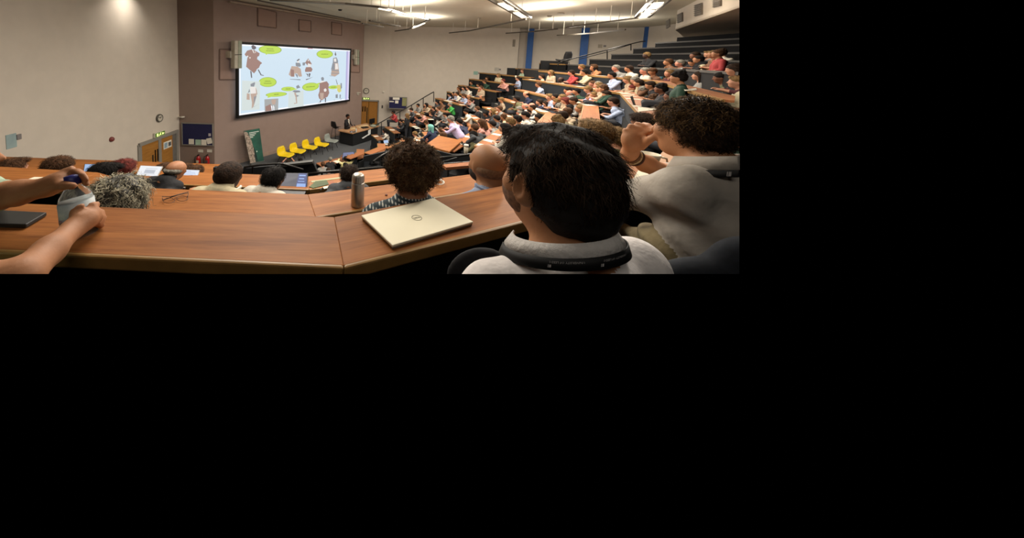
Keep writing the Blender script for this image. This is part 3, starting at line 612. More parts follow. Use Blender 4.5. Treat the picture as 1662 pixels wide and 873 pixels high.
trayline([(905, 47), (868, 51), (821, 54)], 7.05, .05, 'light_rail', 'pale thin rail in front of left blue column')
trayline([(904, 57.5), (960, 54), (1015, 48)], 6.95, .05, 'light_rail', 'pale thin rail in front of middle blue column')
trayline([(418, 0.5), (585, 35)], 7.5, .05, 'ceiling_conduit', 'thin conduit along ceiling edge above projection wall')
for k, (x, y, l) in enumerate([(552, 15.5, 'small dark round detector over the screen wall'), (666, 30, 'small round detector inside the hooked rail'), (778, 29, 'faint round detector in the middle of the ceiling'), (892, 25.5, 'faint round detector right of double tray')]):
    p = onz(x, y, ZC); o = MB().lathe([(.0, -.07), (.08, -.06), (.11, 0)], n=14).build('smoke_detector', BLACKPL if k == 0 else mat('detector_grey', '9b9180', .6), None, True); o.location = p; tag(o, l, 'detector')
o = MB().box((0, 0, -.02), (.5, .12, .04)).build('ceiling_diffuser', mat('detector_grey', '9b9180')); o.location = onz(915, 20.5, ZC); tag(o, 'slim air slot in the ceiling right of double tray', 'vent')
# ------------------------------------------------------------------ raked seating
S = Vector((-3.9, 14.0, 0))
def zrow(k): return .6 + .4 * k if k <= 11 else [5.35, 5.63, 5.90, 6.21, 6.50, 6.78][k - 12]
DK = {1: 3.2, 2: 4.2, 3: 5.2, 4: 6.2, 5: 7.45, 6: 8.45, 7: 9.45, 8: 10.45, 9: 11.38, 10: 12.2, 11: 12.9}     # apothem of each row
VY = {1: -.8, 2: -1.2, 3: -1.6, 4: -2.0, 5: -2.6, 6: -3.2, 7: -4.0, 8: -4.8, 9: -5.4, 10: -5.5, 11: -5.7}       # where its bend lies
EN = {1: (-.8, 12.4), 2: (-.1, 12), 3: (.6, 11.6), 4: (1.36, 10.9), 5: (1.84, 9.2), 6: (2.2, 7.6), 7: (2.7, 6.6), 8: (3.2, 5.7), 9: (3.6, 4.9), 10: (4.0, 4.3), 11: (4.5, 3.9)}
NC = Vector((.8, -.6, 0))
def ck(k): return (DK[k] + .6 * VY[k]) / .8 if k <= 11 else 12.2 + (k - 11)
FR = ray(1200, 105); FRR = FR[0] / FR[1]                   # the hall is built as far right as the photograph shows it
def row_centre(k):                                         # plan outline of the stage side edge, from the far aisle to the near aisle
    c = ck(k); a = S + Vector((c, -1.3 if k <= 9 else 0, 0))
    if k <= 2: a.y = S.y - .5 * k * .6
    if k <= 11:
        b = S + Vector((c, VY[k], 0)); e = Vector((*EN[k], 0)); e = e - NC * ((e - S).dot(NC) - DK[k])
        return [a, b, e]
    m = .083
    Vy = 8.5; b = Vector((a.x + m * (Vy - 14), Vy, 0))
    if k == 12:
        n = NC; t = n.dot(b); y = t / (.8 * FRR - .6); return [a, b, Vector((FRR * y, y, 0))]
    y = (a.x - m * 14) / (FRR - m); return [a, Vector((FRR * y, y, 0))]
N18 = Vector((math.cos(R(18)), math.sin(R(18)), 0)); T18 = Vector((-N18.y, N18.x, 0))
def row_far(k):
    r = 3.55 + .87 * k; a = S + Vector((r, 1.35, 0)); L = max(.9, .38 * r - .6)
    if k == 12: L = 1.6
    if k == 11: L = 2.2
    return [a + T18 * L, a]
def offset(P, d):                                          # offset a polyline away from the stage
    out_ = []
    for i, p in enumerate(P):
        ns = []
        for a, b in ((i - 1, i), (i, i + 1)):
            if a < 0 or b >= len(P): continue
            t = (P[b] - P[a]).normalized(); n = Vector((t.y, -t.x, 0)); n = -n
            if n.dot(P[i] - S) < 0: n = -n
            ns.append(n)
        n = sum(ns, Vector()) / len(ns); n = n / n.length_squared; out_.append(p + n * d)
    return out_
def ribbon(A, B, z0, z1, mb, mi=0):
    for i in range(len(A) - 1):
        mb.prism([(p.x, p.y) for p in (A[i], A[i + 1], B[i + 1], B[i])], z0, z1, mi)
    return mb
ORD = ['first', 'second', 'third', 'fourth', 'fifth', 'sixth', 'seventh', 'eighth', 'ninth', 'tenth', 'eleventh', 'twelfth', 'thirteenth', 'fourteenth', 'fifteenth', 'sixteenth', 'seventeenth', 'eighteenth', 'nineteenth', 'twentieth', 'twenty-first', 'twenty-second', 'twenty-third', 'twenty-fourth', 'twenty-fifth', 'twenty-sixth', 'twenty-seventh', 'twenty-eighth', 'twenty-ninth', 'thirtieth']
def make_row(P, z, wm, where, grp, depth=.36, panel_h=.62, nxt=None, seat=True, pmat=None, upper=False):
    Q = offset(P, depth)
    r = empty('bench_desk', P[len(P) // 2] + Vector((0, 0, z)), label=('wooden bench desk with charcoal front panel, ' if not upper else 'dark empty bench desk with pale edge, ') + where, cat='desk', group=grp)
    def ch(o): o.parent = r; o.matrix_parent_inverse = Matrix.Translation(-r.location); return o
    ch(ribbon(offset(P, .02), Q, z - .03, z, MB()).build('desk_top', wm))
    ch(ribbon(P, offset(P, .025), z - .05, z + .006, MB()).build('edge_strip', EDGE if not upper else TRIMG))
    ch(ribbon(offset(P, .02), offset(P, .05), z - panel_h, z - .05, MB()).build('front_panel', pmat or PANEL))
    if seat:
        s = empty('upholstered_bench', P[-1] + Vector((0, 0, z - panel_h)), label='black upholstered bench seat behind the desk, ' + where, cat='bench', group=grp.replace('desks', 'seats'))
        def c2(o): o.parent = s; o.matrix_parent_inverse = Matrix.Translation(-s.location); return o
        c2(ribbon(offset(P, .5), offset(P, .8), z - .34, z - .28, MB()).build('seat', SEATF))
        c2(ribbon(offset(P, .8), offset(P, .84), z - .34, z - .02, MB()).build('backrest', SEATF))
    return r
for k in range(1, 18):
    P = row_centre(k)
    up = k >= 12
    if k == 17:                                            # topmost row is only seen as a tall seat back
        o = ribbon(P, offset(P, .06), zrow(16) - .3, zrow(17), MB()).build('seat_back_wall', SEATF); tag(o, 'topmost dark seat back below white back wall', 'bench'); continue
    make_row(P, zrow(k), W_A3 if not up else DARKTOP, '%s row of centre block' % ORD[k - 1], 'bench desks of the centre block', pmat=None if not up else SEATF, upper=up, panel_h=.62 if not up else .5, seat=k < 16)
    A = offset(P, -.02); B = offset(P, 1.05)
    ribbon(A, B, zrow(k) - .62 - .5, zrow(k) - .62, MB()).build('floor_tier', STEP)['kind'] = 'structure'
for k in range(1, 13):
    P = row_far(k)
    make_row(P, zrow(k), W_A4, '%s row of far wing' % ORD[k - 1], 'bench desks of the far wing', pmat=PANEL if k < 7 else SEATF)
    ribbon(offset(P, -.02), offset(P, 1.0), zrow(k) - .62 - .5, zrow(k) - .62, MB()).build('floor_tier', STEP)['kind'] = 'structure'
# stairs between centre block and far wing
st = empty('stairs', S + Vector((4.4, .7, 0)), label='carpeted stairs with pale nosings between centre block and far wing', cat='stairs')
TREAD = mat('tread_carpet', '3d3a38', .9, var=.15, scale=30); NOSE = mat('pale_nosing', '9a958b', .6)
for i in range(24):
    k = 1 + i / 2; x = S.x + 3.55 + .87 * k - .05; z = .6 + .4 * k - .62 if k <= 12 else 0
    z = (.6 + .4 * k - .62)
    o = MB().prism([(x, 12.75), (x + .5, 12.75), (x + .5, 15.3), (x, 15.3)], z - .5, z).build('step', TREAD); o.parent = st; o.matrix_parent_inverse = Matrix.Translation(-st.location)
    n = MB().box((x + .03, 14.02, z + .008), (.09, 2.5, .02)).build('nosing', NOSE, o)
# our wing: rows A to E seen from behind
def wing_row(far, near, z, mats_, lab, name='bench_desk', panel=.62, edge_near=True, seams=True):
    r = empty(name, far[0] + Vector((0, 0, z)), label=lab, cat='desk', group='bench desks of the near wing')
    def ch(o): o.parent = r; o.matrix_parent_inverse = Matrix.Translation(-r.location); return o
    for i in range(len(far) - 1):
        q = [far[i], far[i + 1], near[i + 1], near[i]]
        ch(MB().prism([(p.x, p.y) for p in q], z - .035, z).build('desk_top', mats_[i], bevel=.003))
    nb_ = MB()
    for i in range(len(near) - 1):
        a = near[i]; b = near[i + 1]; d = (b - a).normalized()
        nb_.bar(a + Vector((0, 0, z - .022)), b + Vector((0, 0, z - .022)), .022, .043)
    ch(nb_.build('edge_strip', EDGE, bevel=.006))
    f2 = [p - Vector((0, .02, 0)) for p in far]; f3 = [p - Vector((0, .05, 0)) for p in far]
    ch(ribbon(f2, f3, z - panel, z - .035, MB()).build('front_panel', BLACKP))
    return r
def vv(x, y): return Vector((x, y, 0))
s23 = math.tan(R(22.7))
zA = 4.78
rowA = wing_row([vv(-1.75, 1.115), vv(-.118, 1.09), vv(2.3, 1.09 + 2.418 * .423)], [vv(-1.75, .855), vv(-.058, .828), vv(2.3, .828 + 2.358 * .418)], zA, [W_A1, W_A2], 'foreground wooden bench desk with a mitred bend, closest to the viewer')
zB = 4.47
rowB = wing_row([vv(-3.3, 2.2), vv(-2.0, 2.13), vv(-1.42, 1.91), vv(-.385, 1.90), vv(1.5, 1.90 + 1.885 * .36)], [vv(-3.3, 1.93), vv(-1.95, 1.87), vv(-1.36, 1.65), vv(-.285, 1.63), vv(1.5, 1.63 + 1.785 * .39)], zB, [W_A1, W_A1, W_A1, W_A2], 'second wooden bench desk carrying the steel flask')
zCr = 4.1
rowC = wing_row([vv(-5, 3.1), vv(-.62, 3.06), vv(.25, 3.38)], [vv(-5, 2.80), vv(-.55, 2.76), vv(.25, 3.06)], zCr, [W_A1, W_A2], 'third wooden bench desk with open laptops on it')
zDr = 3.74
rowD = wing_row([vv(-6.5, 4.16), vv(-1.75, 4.16)], [vv(-6.5, 3.9), vv(-1.75, 3.9)], zDr, [W_A1], 'fourth wooden bench desk, left of the black parapet')
rowE = wing_row([vv(-7.4, 5.2), vv(-2.3, 5.2)], [vv(-7.4, 4.95), vv(-2.3, 4.95)], 3.36, [W_A1], 'fifth wooden bench desk, mostly hidden by heads')
for a, b, c in (((-5, 1.9), (.3, 2.9), zB - .62 - .3), ((-6, 2.9), (.3, 3.85), zCr - .9), ((-7.4, 3.85), (-1.7, 4.9), zDr - .95)):
    MB().prism([(a[0], a[1]), (b[0], a[1]), (b[0], b[1]), (a[0], b[1])], c - .3, c).build('floor_tier', STEP)['kind'] = 'structure'
# black parapet and guard rails in front of the near wing
par = empty('parapet', (-1.1, 3.95, 3), label='black parapet panel in front of the near wing', cat='parapet')
def chp(o, r=None): r = r or par; o.parent = r; o.matrix_parent_inverse = Matrix.Translation(-r.location); return o
pts = [ony(346, 272, 3.95), ony(400, 273, 3.95), ony(455, 268, 3.95), ony(508, 263.5, 3.95), ony(514, 277, 3.95), ony(514, 310, 3.95), ony(346, 310, 3.95)]
chp(MB().plate(pts, (0, 1, 0), .06).build('panel', BLACKP))
chp(MB().bar(pts[3] + Vector((0, 0, .01)), pts[2], .08, .03).build('top_rail', mat('parapet_cap', '3b3a36', .5)))
gr = empty('guard_rail', ony(455, 266, 3.6), label='dark tubular guard rail running behind the steel flask', cat='handrail')
def rail(pxs, Ys, r_, root, posts=(), drop=.7, m=METAL):
    P = [ony(x, y, Y) for (x, y), Y in zip(pxs, Ys)]
    chp(MB().tube(P, r_, 8).build('rail', m, smooth=True), root)
    for f in posts:
        i = int(f); p = P[i].lerp(P[min(i + 1, len(P) - 1)], f - i)
        chp(MB().tube([p, p - Vector((0, 0, drop))], r_ * .8, 6).build('post', m), root)
rail([(396, 271.5), (424, 267.6), (448, 265.6), (460, 266), (492, 275.5)], [3.6, 3.6, 3.6, 3.6, 3.55], .014, gr, (0.5, 2.0), .5)
rail([(500, 282.3), (525, 279.6), (555, 277), (625, 271.6), (700, 268), (780, 262)], [3.5, 3.5, 3.5, 3.55, 3.6, 3.7], .016, gr, (0.9, 2.2, 3.2), .45)
g2 = empty('guard_rail', ony(710, 256, 4.2), label='upper dark guard rail between curly head and bald head', cat='handrail')
rail([(706, 257), (740, 253.5), (800, 246)], [4.2, 4.25, 4.3], .018, g2, (0.2, 1.6), 1.4)
rail([(706, 267), (725, 261), (745, 255)], [4.2, 4.2, 4.3], .012, g2)
g3 = empty('guard_rail', ony(641, 241, 6.2), label='dark handrail rising behind the curly head to desk corner', cat='handrail')
rail([(606, 262), (620, 252), (641, 241.2), (660, 238.5), (688, 236.2), (692, 239)], [5.4, 5.8, 6.2, 6.4, 6.6, 6.6], .02, g3, (1, 3), 1.2)
chp(MB().plate([ony(590, 254, 6.0), ony(640, 243, 6.0), ony(640, 262, 6.0), ony(590, 262, 6.0)], (0, 1, 0), .05).build('infill_panel', BLACKP), g3)
chp(MB().plate([ony(690, 240, 5.9), ony(735, 251, 5.9), ony(790, 250, 5.9), ony(790, 275, 5.9), ony(690, 275, 5.9)], (0, 1, 0), .05).build('infill_panel', BLACKP), g2)
# short desk below the upper rail
o = MB().plate([onz(717, 271, 4.15), onz(800, 263, 4.15), onz(812, 268, 4.15), onz(724, 276, 4.15)], (0, 0, 1), .03).build('side_desk', W_A3); tag(o, 'short wooden side desk glimpsed left of the bald man', 'desk')
# handrail of the stairs along the side wall
g4 = empty('stair_handrail', ony(704, 149, 20.6), label='black sloping handrail against the white side wall', cat='handrail')
P = [(606, 205), (619, 198), (641, 185.5), (667, 171), (690, 157), (704, 149)]
Ys = [19.6, 19.8, 20.0, 20.2, 20.4, 20.6]
rail(P, Ys, .035, g4)
for x, y, Y, dy in ((619, 198, 19.8, 22), (649, 181, 20.05, 15), (668, 170.5, 20.2, 17), (687, 159, 20.4, 14), (704, 149.5, 20.6, 16)):
    a = ony(x, y, Y); b = ony(x, y + dy, Y); chp(MB().tube([a, b], .03, 6).build('post', METAL), g4)
ss = empty('side_stairs', ony(620, 205, 19.4), label='carpeted side steps rising along the white side wall', cat='stairs')
for i in range(12):
    x = 1.6 + i * .62; z = .1 + i * .27
    chp(MB().prism([(x, 18.3 + i * .05), (x + .7, 18.3 + i * .05), (x + .7, 20.8 - i * .1), (x, 20.9 - i * .1)], max(0, z - .6), z).build('step', TREAD), ss)
    chp(MB().box((x + .03, 19.6, z + .01), (.08, 2.2, .02)).build('nosing', NOSE), ss)
# handrails at the far stairs
g5 = empty('stair_handrail', ony(912, 101, 15.0), label='dark handrail rising to the right blue column', cat='handrail')
rail([(905, 112), (906, 103), (912, 99.5), (960, 87.5), (1006, 75.5), (1040, 67.5), (1047, 67)], [15] * 7, .028, g5)
rail([(940, 96), (985, 84.5), (1024, 72)], [15] * 3, .02, g5, ())
for x, y0, y1 in ((985.5, 82, 96), (1024, 72, 82)): chp(MB().tube([ony(x, y0, 15), ony(x, y1, 15)], .025, 6).build('post', METAL), g5)
g6 = empty('stair_handrail', ony(924, 138, 13.7), label='pale topped handrail crossing the middle seats', cat='handrail')
rail([(883, 147), (912, 141), (950, 131)], [13.6, 13.7, 13.9], .03, g6, (1,), .4, mat('pale_rail', '77726a', .4, .5))
rail([(838, 168), (860, 163), (905, 150), (925, 145)], [12.6, 12.8, 13.2, 13.4], .035, g6, (0, 1.5), .5)
# black chair and low rail on the far landing
ch_ = shell_chair(Vector((10.35, 15.9, 5.0)), R(100), BLACKPL, CHR, 'black chair standing alone on the far landing', 'landing chair', 1.25)
MB().prism([(8.6, 15.35), (11.6, 15.35), (11.6, 18.6), (8.6, 18.6)], 4.3, 4.98).build('floor_landing', STEP)['kind'] = 'structure'
for x0, y0, x1, y1, zz, l in ((9.3, 16.2, 10.9, 16.4, 5.35, 'low black partition on the far landing, left of chair'),):
    o = MB().bar((x0, y0, zz - .1), (x1, y1, zz - .1), .06, .5).build('partition', SEATF); tag(o, l, 'partition')
# front benches of the stage side, seen over the guard rail
for i, (a, b, z, l) in enumerate([(onz(513, 266, .62), onz(556, 256, .62), .62, 'short front bench desk left of the person in yellow'), (onz(558, 257, .62), onz(589, 249.5, .62), .62, 'front bench desk in front of person raising a phone'),
        (onz(590, 252, .7), onz(640, 233, .7), .7, 'front bench desk right of the raised phone'), (onz(640, 228, .75), onz(652, 212, .75), .75, 'small front desk near the standing person'), (onz(641, 219, .9), onz(652, 211, .9), .9, 'narrow wooden desk top by the side steps'), (onz(645, 205, .9), onz(653, 202.5, .9), .9, 'small square desk top behind standing person')]):
    d = (b - a).normalized(); n = Vector((d.y, -d.x, 0))
    if n.y > 0: n = -n
    r = empty('front_desk', a, label=l, cat='desk', group='front bench desks')
    chp(MB().plate([a, b, b + n * .5, a + n * .5], (0, 0, 1), .04).build('desk_top', W_A3), r)
    chp(MB().plate([a, b, b - Vector((0, 0, z)), a - Vector((0, 0, z))], n, .04).build('front_panel', BLACKP), r)
    chp(MB().plate([a + n * 1.0, b + n * 1.0, b + n * 1.0 - Vector((0, 0, z)), a + n * 1.0 - Vector((0, 0, z))], n, .05).build('seat_back', SEATF), r)
# wide wooden table end by the near aisle
P = [onz(x, y, 3.06) for x, y in ((690, 237.5), (729, 248.5), (750, 230), (712, 222))]
o = MB().plate(P, (0, 0, 1), .04).build('aisle_table', W_A2); tag(o, 'wide pale wooden table end beside the near aisle rail', 'table')
for p in P: MB().tube([p, p - Vector((0, 0, .6))], .03, 6).build('leg', METAL, o)
def trim_right(o):                                         # nothing was photographed to the right of here: end the rows there
    me = o.data; bm = bmesh.new(); bm.from_mesh(me); M = o.matrix_world
    n = Vector((1, -FRR * 1.001, 0))
    inv = (o.matrix_parent_inverse.inverted() @ (o.parent.matrix_basis.inverted() if o.parent else Matrix()))
    off_ = Vector((0, 0, 0)) if (o.parent is None) else Vector((0, 0, 0))
    r_ = bmesh.ops.bisect_plane(bm, geom=bm.verts[:] + bm.edges[:] + bm.faces[:], plane_co=off_, plane_no=n, clear_outer=True)
    ed = [e for e in r_['geom_cut'] if isinstance(e, bmesh.types.BMEdge)]
    if ed: bmesh.ops.holes_fill(bm, edges=ed, sides=0)
    bm.to_mesh(me); bm.free()
for o in list(bpy.data.objects):
    if o.type == 'MESH' and (o.name.startswith('floor') or o.name.startswith('ceiling') or (o.parent and o.parent.name.startswith(('bench_desk', 'upholstered_bench')))):
        trim_right(o)
# ------------------------------------------------------------------ smooth bodies: blended solids turned into one continuous skin
class SDF:
    def __init__(s): s.p = []
    def cap(s, a, b, r1, r2=None, g=0, k=.03, sx=1): s.p.append(('c', np.array(a, float), np.array(b, float), r1, r1 if r2 is None else r2, g, k)); return s
    def ell(s, c, r, g=0, k=.03, rot=None): s.p.append(('e', np.array(c, float), np.array(r, float), np.eye(3) if rot is None else np.array(rot), None, g, k)); return s
    def cut(s, c, r, k=.01, rot=None): s.p.append(('x', np.array(c, float), np.array(r, float), np.eye(3) if rot is None else np.array(rot), None, -1, k)); return s
    def plane(s, n, d): s.p.append(('p', np.array(n, float), d, None, None, -1, 0)); return s       # keeps n.x < d
    def one(s, q, P):
        if q[0] == 'c':
            a, b = q[1], q[2]; ab = b - a; t = np.clip(((P - a) @ ab) / max(1e-9, ab @ ab), 0, 1)
            return np.linalg.norm(P - a - t[:, None] * ab, axis=1) - (q[3] + (q[4] - q[3]) * t)
        L = (P - q[1]) @ q[3]; k0 = np.linalg.norm(L / q[2], axis=1); k1 = np.linalg.norm(L / (q[2] ** 2), axis=1)
        return k0 * (k0 - 1) / np.maximum(k1, 1e-9)
    def __call__(s, P):
        d = np.full(len(P), 1e3)
        for q in s.p:
            if q[0] == 'p': d = np.maximum(d, P @ q[1] - q[2]); continue
            e = s.one(q, P); k = q[6]
            if q[0] == 'x':
                e = -e; h = np.clip(.5 - .5 * (d - e) / k, 0, 1); d = d * (1 - h) + e * h + k * h * (1 - h)
            else:
                h = np.clip(.5 + .5 * (e - d) / k, 0, 1); d = e * (1 - h) + d * h - k * h * (1 - h)
        return d
    def group(s, P):
        best = np.full(len(P), 1e3); g = np.zeros(len(P), int)
        for q in s.p:
            if q[5] < 0: continue
            e = s.one(q, P); m = e < best; best[m] = e[m]; g[m] = q[5]
        return g
def surf(f, lo, hi, h, noise=None):
    lo = np.array(lo, float); n = np.ceil((np.array(hi) - lo) / h).astype(int) + 1
    ax = [lo[i] + h * np.arange(n[i]) for i in range(3)]
    G = np.stack(np.meshgrid(*ax, indexing='ij'), -1).reshape(-1, 3)
    V = f(G)
    if noise is not None: V = V + noise(G)
    V = V.reshape(n)
    V[0] = V[-1] = 1; V[:, 0] = V[:, -1] = 1; V[:, :, 0] = V[:, :, -1] = 1
    acc = np.zeros((n[0] - 1, n[1] - 1, n[2] - 1, 3)); cnt = np.zeros(acc.shape[:3]); faces = []
    base = np.stack(np.meshgrid(*[np.arange(k) for k in n], indexing='ij'), -1).astype(float)
    edges = []
    for a in range(3):
        s0 = [slice(None)] * 3; s1 = [slice(None)] * 3; s0[a] = slice(0, -1); s1[a] = slice(1, None)
        A = V[tuple(s0)]; B = V[tuple(s1)]; m = (A < 0) != (B < 0); I = np.argwhere(m)
        t = A[m] / (A[m] - B[m]); P = I.astype(float); P[:, a] += t
        u, v = (a + 1) % 3, (a + 2) % 3
        ok = (I[:, u] > 0) & (I[:, v] > 0) & (I[:, u] < n[u] - 1) & (I[:, v] < n[v] - 1)
        I = I[ok]; P = P[ok]; neg = A[m][ok] < 0
        cells = []
        for du, dv in ((-1, -1), (0, -1), (0, 0), (-1, 0)):
            J = I.copy(); J[:, u] += du; J[:, v] += dv; cells.append(J)
            np.add.at(acc, tuple(J.T), P); np.add.at(cnt, tuple(J.T), 1)
        edges.append((cells, neg))
    idx = -np.ones(cnt.shape, int); mk = cnt > 0; idx[mk] = np.arange(mk.sum())
    verts = acc[mk] / cnt[mk][:, None] * h + lo
    F = []
    for cells, neg in edges:
        q = np.stack([idx[tuple(c.T)] for c in cells], 1); q[~neg] = q[~neg][:, ::-1]; F.append(q)
    return verts, np.concatenate(F)
def sdf_obj(name, f, lo, hi, h, mats, parent=None, noise=None, xf=None):
    v, q = surf(f, lo, hi, h, noise); c = v[q].mean(1); g = f.group(c) if len(mats) > 1 else None
    if xf is not None: v = xf(v)
    return mobj(name, v, q, mats, parent, g, True)
def rotz(a): c, s = math.cos(a), math.sin(a); return np.array([[c, -s, 0], [s, c, 0], [0, 0, 1]])
def rotx(a): c, s = math.cos(a), math.sin(a); return np.array([[1, 0, 0], [0, c, -s], [0, s, c]])
def roty(a): c, s = math.cos(a), math.sin(a); return np.array([[c, 0, s], [0, 1, 0], [-s, 0, c]])
def vnoise(P, s, seed=0):                                  # cheap smooth noise
    r = np.random.RandomState(seed); o = np.zeros(len(P))
    for k in range(5):
        d = r.randn(3); d /= np.linalg.norm(d); o += np.sin(P @ d * s * (1 + .6 * r.rand()) + r.rand() * 6.28 + 1.3 * np.sin(P @ r.randn(3) * s * .5))
    return o / 5
# ------------------------------------------------------------------ people
def skinm(n, c): return mat(n, c, .6, var=.05, scale=12, bump=.05, bscale=120)
SKIN = [skinm('skin_fair', 'b98468'), skinm('skin_tan', 'a3704f'), skinm('skin_brown', '704630'), skinm('skin_dark', '3a241a'), skinm('skin_rosy', 'bb7a63')]
HAIRM = [mat('hair_black', '15110f', .8, var=.45, scale=45, spec=.2, bump=.5, bscale=90), mat('hair_dark_brown', '2a1d14', .8, var=.45, scale=45, spec=.2, bump=.5, bscale=90), mat('hair_brown', '4a3220', .8, var=.45, scale=45, spec=.2, bump=.5, bscale=90),
         mat('hair_blond', '6e5535', .8, var=.45, scale=45, spec=.2, bump=.5, bscale=90), mat('hair_grey', '77736a', .8, var=.45, scale=45, spec=.2, bump=.5, bscale=90), mat('hair_red', '5a2620', .8, var=.45, scale=45, spec=.2, bump=.5, bscale=90), mat('head_cloth_teal', '6aa79c', .8, var=.1)]
HN = ['black-haired', 'dark-haired', 'brown-haired', 'blond', 'grey-haired', 'auburn-haired', 'teal head-scarfed']
CL = {'white': 'c4bdb0', 'cream': 'b5aa8c', 'pale blue': '9fabc4', 'grey': '84827d', 'dark grey': '3d3f42', 'black': '17171a', 'navy': '20263f', 'green': '3d9a45', 'olive': '5d5a3c', 'pink': 'b88478', 'red': '9c3536', 'orange': 'a8704a', 'maroon': '4f2227', 'brown': '6a4a35', 'dark green': '1f3a2c', 'purple': '3d2a40', 'lilac': 'b3a6c8', 'yellow': 'cfc48a', 'pale green': '9db39a', 'beige': 'a39078'}
def cloth(n): return mat('cloth_' + n.replace(' ', '_'), CL[n], .85, var=.1, scale=25, bump=.25, bscale=30)
JEANS = mat('dark_trousers', '25262b', .85, var=.1)
def head_sdf(f, c, M=np.eye(3), fine=False, g=0):
    def T(p): return c + M @ np.array(p)
    f.ell(T((0, -.01, .02)), (.078, .098, .088), g, .02, M); f.ell(T((0, .02, -.045)), (.058, .07, .07), g, .04, M)
    f.ell(T((0, .045, -.085)), (.035, .04, .03), g, .03, M)                      # chin
    f.cap(T((0, .088, .01)), T((0, .108, -.03)), .008, .014, g, .015)            # nose
    for s in (-1, 1):
        f.ell(T((s * .08, -.008, -.015)), (.01, .02, .032), g, .008, M @ rotz(-s * .35))
        f.ell(T((s * .042, .062, -.025)), (.022, .022, .02), g, .02, M)          # cheek
    f.cap(T((-.02, .09, -.058)), T((.02, .09, -.058)), .007, .007, g, .008)      # lips
    f.cap(T((-.045, .078, .025)), T((.045, .078, .025)), .01, .01, g, .015)      # brow
    if fine:
        for s in (-1, 1): f.cut(T((s * .032, .098, .008)), (.017, .014, .01), .012, M)
# local frame of a seated person: x right, y forward, z up, origin where the pelvis meets the seat
POSES = {
 'folded': dict(lean=.10, arms=[((.19, .02, .43), (.25, .2, .22), (.0, .34, .24)), ((-.19, .02, .43), (-.25, .2, .22), (.02, .36, .25))]),
 'writing': dict(lean=.16, arms=[((.19, .06, .42), (.27, .22, .22), (.1, .45, .24)), ((-.19, .05, .42), (-.24, .22, .22), (-.06, .36, .24))], nod=.35),
 'chin': dict(lean=.14, arms=[((.19, .04, .42), (.2, .28, .24), (.06, .2, .5)), ((-.19, .04, .42), (-.25, .22, .22), (-.02, .36, .24))]),
 'back': dict(lean=-.02, arms=[((.19, -.02, .44), (.25, .0, .18), (.1, .22, .1)), ((-.19, -.02, .44), (-.25, .0, .18), (-.1, .22, .1))]),
 'hunch': dict(lean=.24, arms=[((.18, .12, .4), (.26, .3, .22), (.12, .5, .26)), ((-.18, .12, .4), (-.26, .3, .22), (-.12, .5, .26))], nod=.2),
 'slump': dict(lean=.22, hz=.55, hy=.05, arms=[((.18, .10, .41), (.27, .26, .22), (.1, .44, .26)), ((-.18, .10, .41), (-.27, .26, .22), (-.1, .44, .26))], nod=.3),
 'raised': dict(lean=.05, arms=[((.19, .02, .44), (.3, .2, .5), (.1, .42, .72)), ((-.19, .02, .44), (-.3, .2, .5), (-.1, .42, .72))]),
}
def body_sdf(pose, legs=True, wide=1.0):
    q = POSES[pose]; L = q['lean']; f = SDF()
    def sh(z): return L * (z / .44)
    for s in (-1, 1):
        f.cap((s * .07 * wide, 0, .1), (s * .08 * wide, sh(.3), .3), .12, .115, 1, .06)
        f.cap((s * .08 * wide, sh(.3), .3), (s * .12 * wide, sh(.4), .4), .11, .075, 1, .06)
    f.cap((-.14, sh(.43), .43), (.14, sh(.43), .43), .062, .062, 1, .05)
    hc = np.array([0, sh(.47) + .06 + q.get('hy', 0), q.get('hz', .66)])
    f.cap((0, sh(.45), .46), hc + (0, -.03, -.08), .062, .052, 0, .03)
    f.cap((-.03, sh(.46) + .0, .475), (.03, sh(.46) + .0, .475), .062, .062, 1, .02)
    for (a, b, c) in q['arms']:
        a, b, c = map(np.array, (a, b, c)); m = a + (b - a) * .85
        f.cap(a, m, .056, .05, 1, .03); f.cap(m, b, .046, .042, 1, .02)
        w = b + (c - b) * .78
        f.cap(b, b + (w - b) * .4, .042, .038, 1, .02); f.cap(b + (w - b) * .35, w, .036, .027, 0, .01)
        f.ell(w + (c - w) * .55, (.034, .042, .024), 0, .02)
        d = (c - w) / np.linalg.norm(c - w); side = np.cross(d, [0, 0, 1]); side = side / (np.linalg.norm(side) + 1e-6)
        for j in range(4): f.cap(w + (c - w) * .8 + side * (j - 1.5) * .016, c + d * (.05 - .006 * abs(j - 1.3)) + side * (j - 1.5) * .017 - np.array([0, 0, .01]), .009, .007, 0, .006)
        f.cap(w + (c - w) * .4 + side * .03, w + (c - w) * .9 + side * .05, .011, .009, 0, .01)
    if legs:
        for s in (-1, 1):
            f.cap((s * .09, .0, .06), (s * .11, .42, .07), .085, .06, 2, .03); f.cap((s * .11, .42, .06), (s * .11, .4, -.33), .055, .042, 2, .02)
            f.cap((s * .11, .38, -.37), (s * .12, .54, -.38), .04, .034, 2, .02)
    head_sdf(f, hc, rotx(-q.get('nod', 0)), False, 0)
    return f, hc
_protos = {}
def body_mesh(pose, fine=False):
    key = (pose, fine)
    if key not in _protos:
        f, hc = body_sdf(pose); v, q = surf(f, (-.42, -.22, -.45), (.42, .66, .88), .019 if fine else .027)
        g = f.group(v[q].mean(1)); me = bpy.data.meshes.new('seated_body'); me.from_pydata(v.tolist(), [], q.tolist())
        for m in (SKIN[0], cloth('white'), JEANS): me.materials.append(m)
        me.polygons.foreach_set('material_index', g); me.polygons.foreach_set('use_smooth', [True] * len(me.polygons)); me.update()
        _protos[key] = (me, hc)
    return _protos[key]
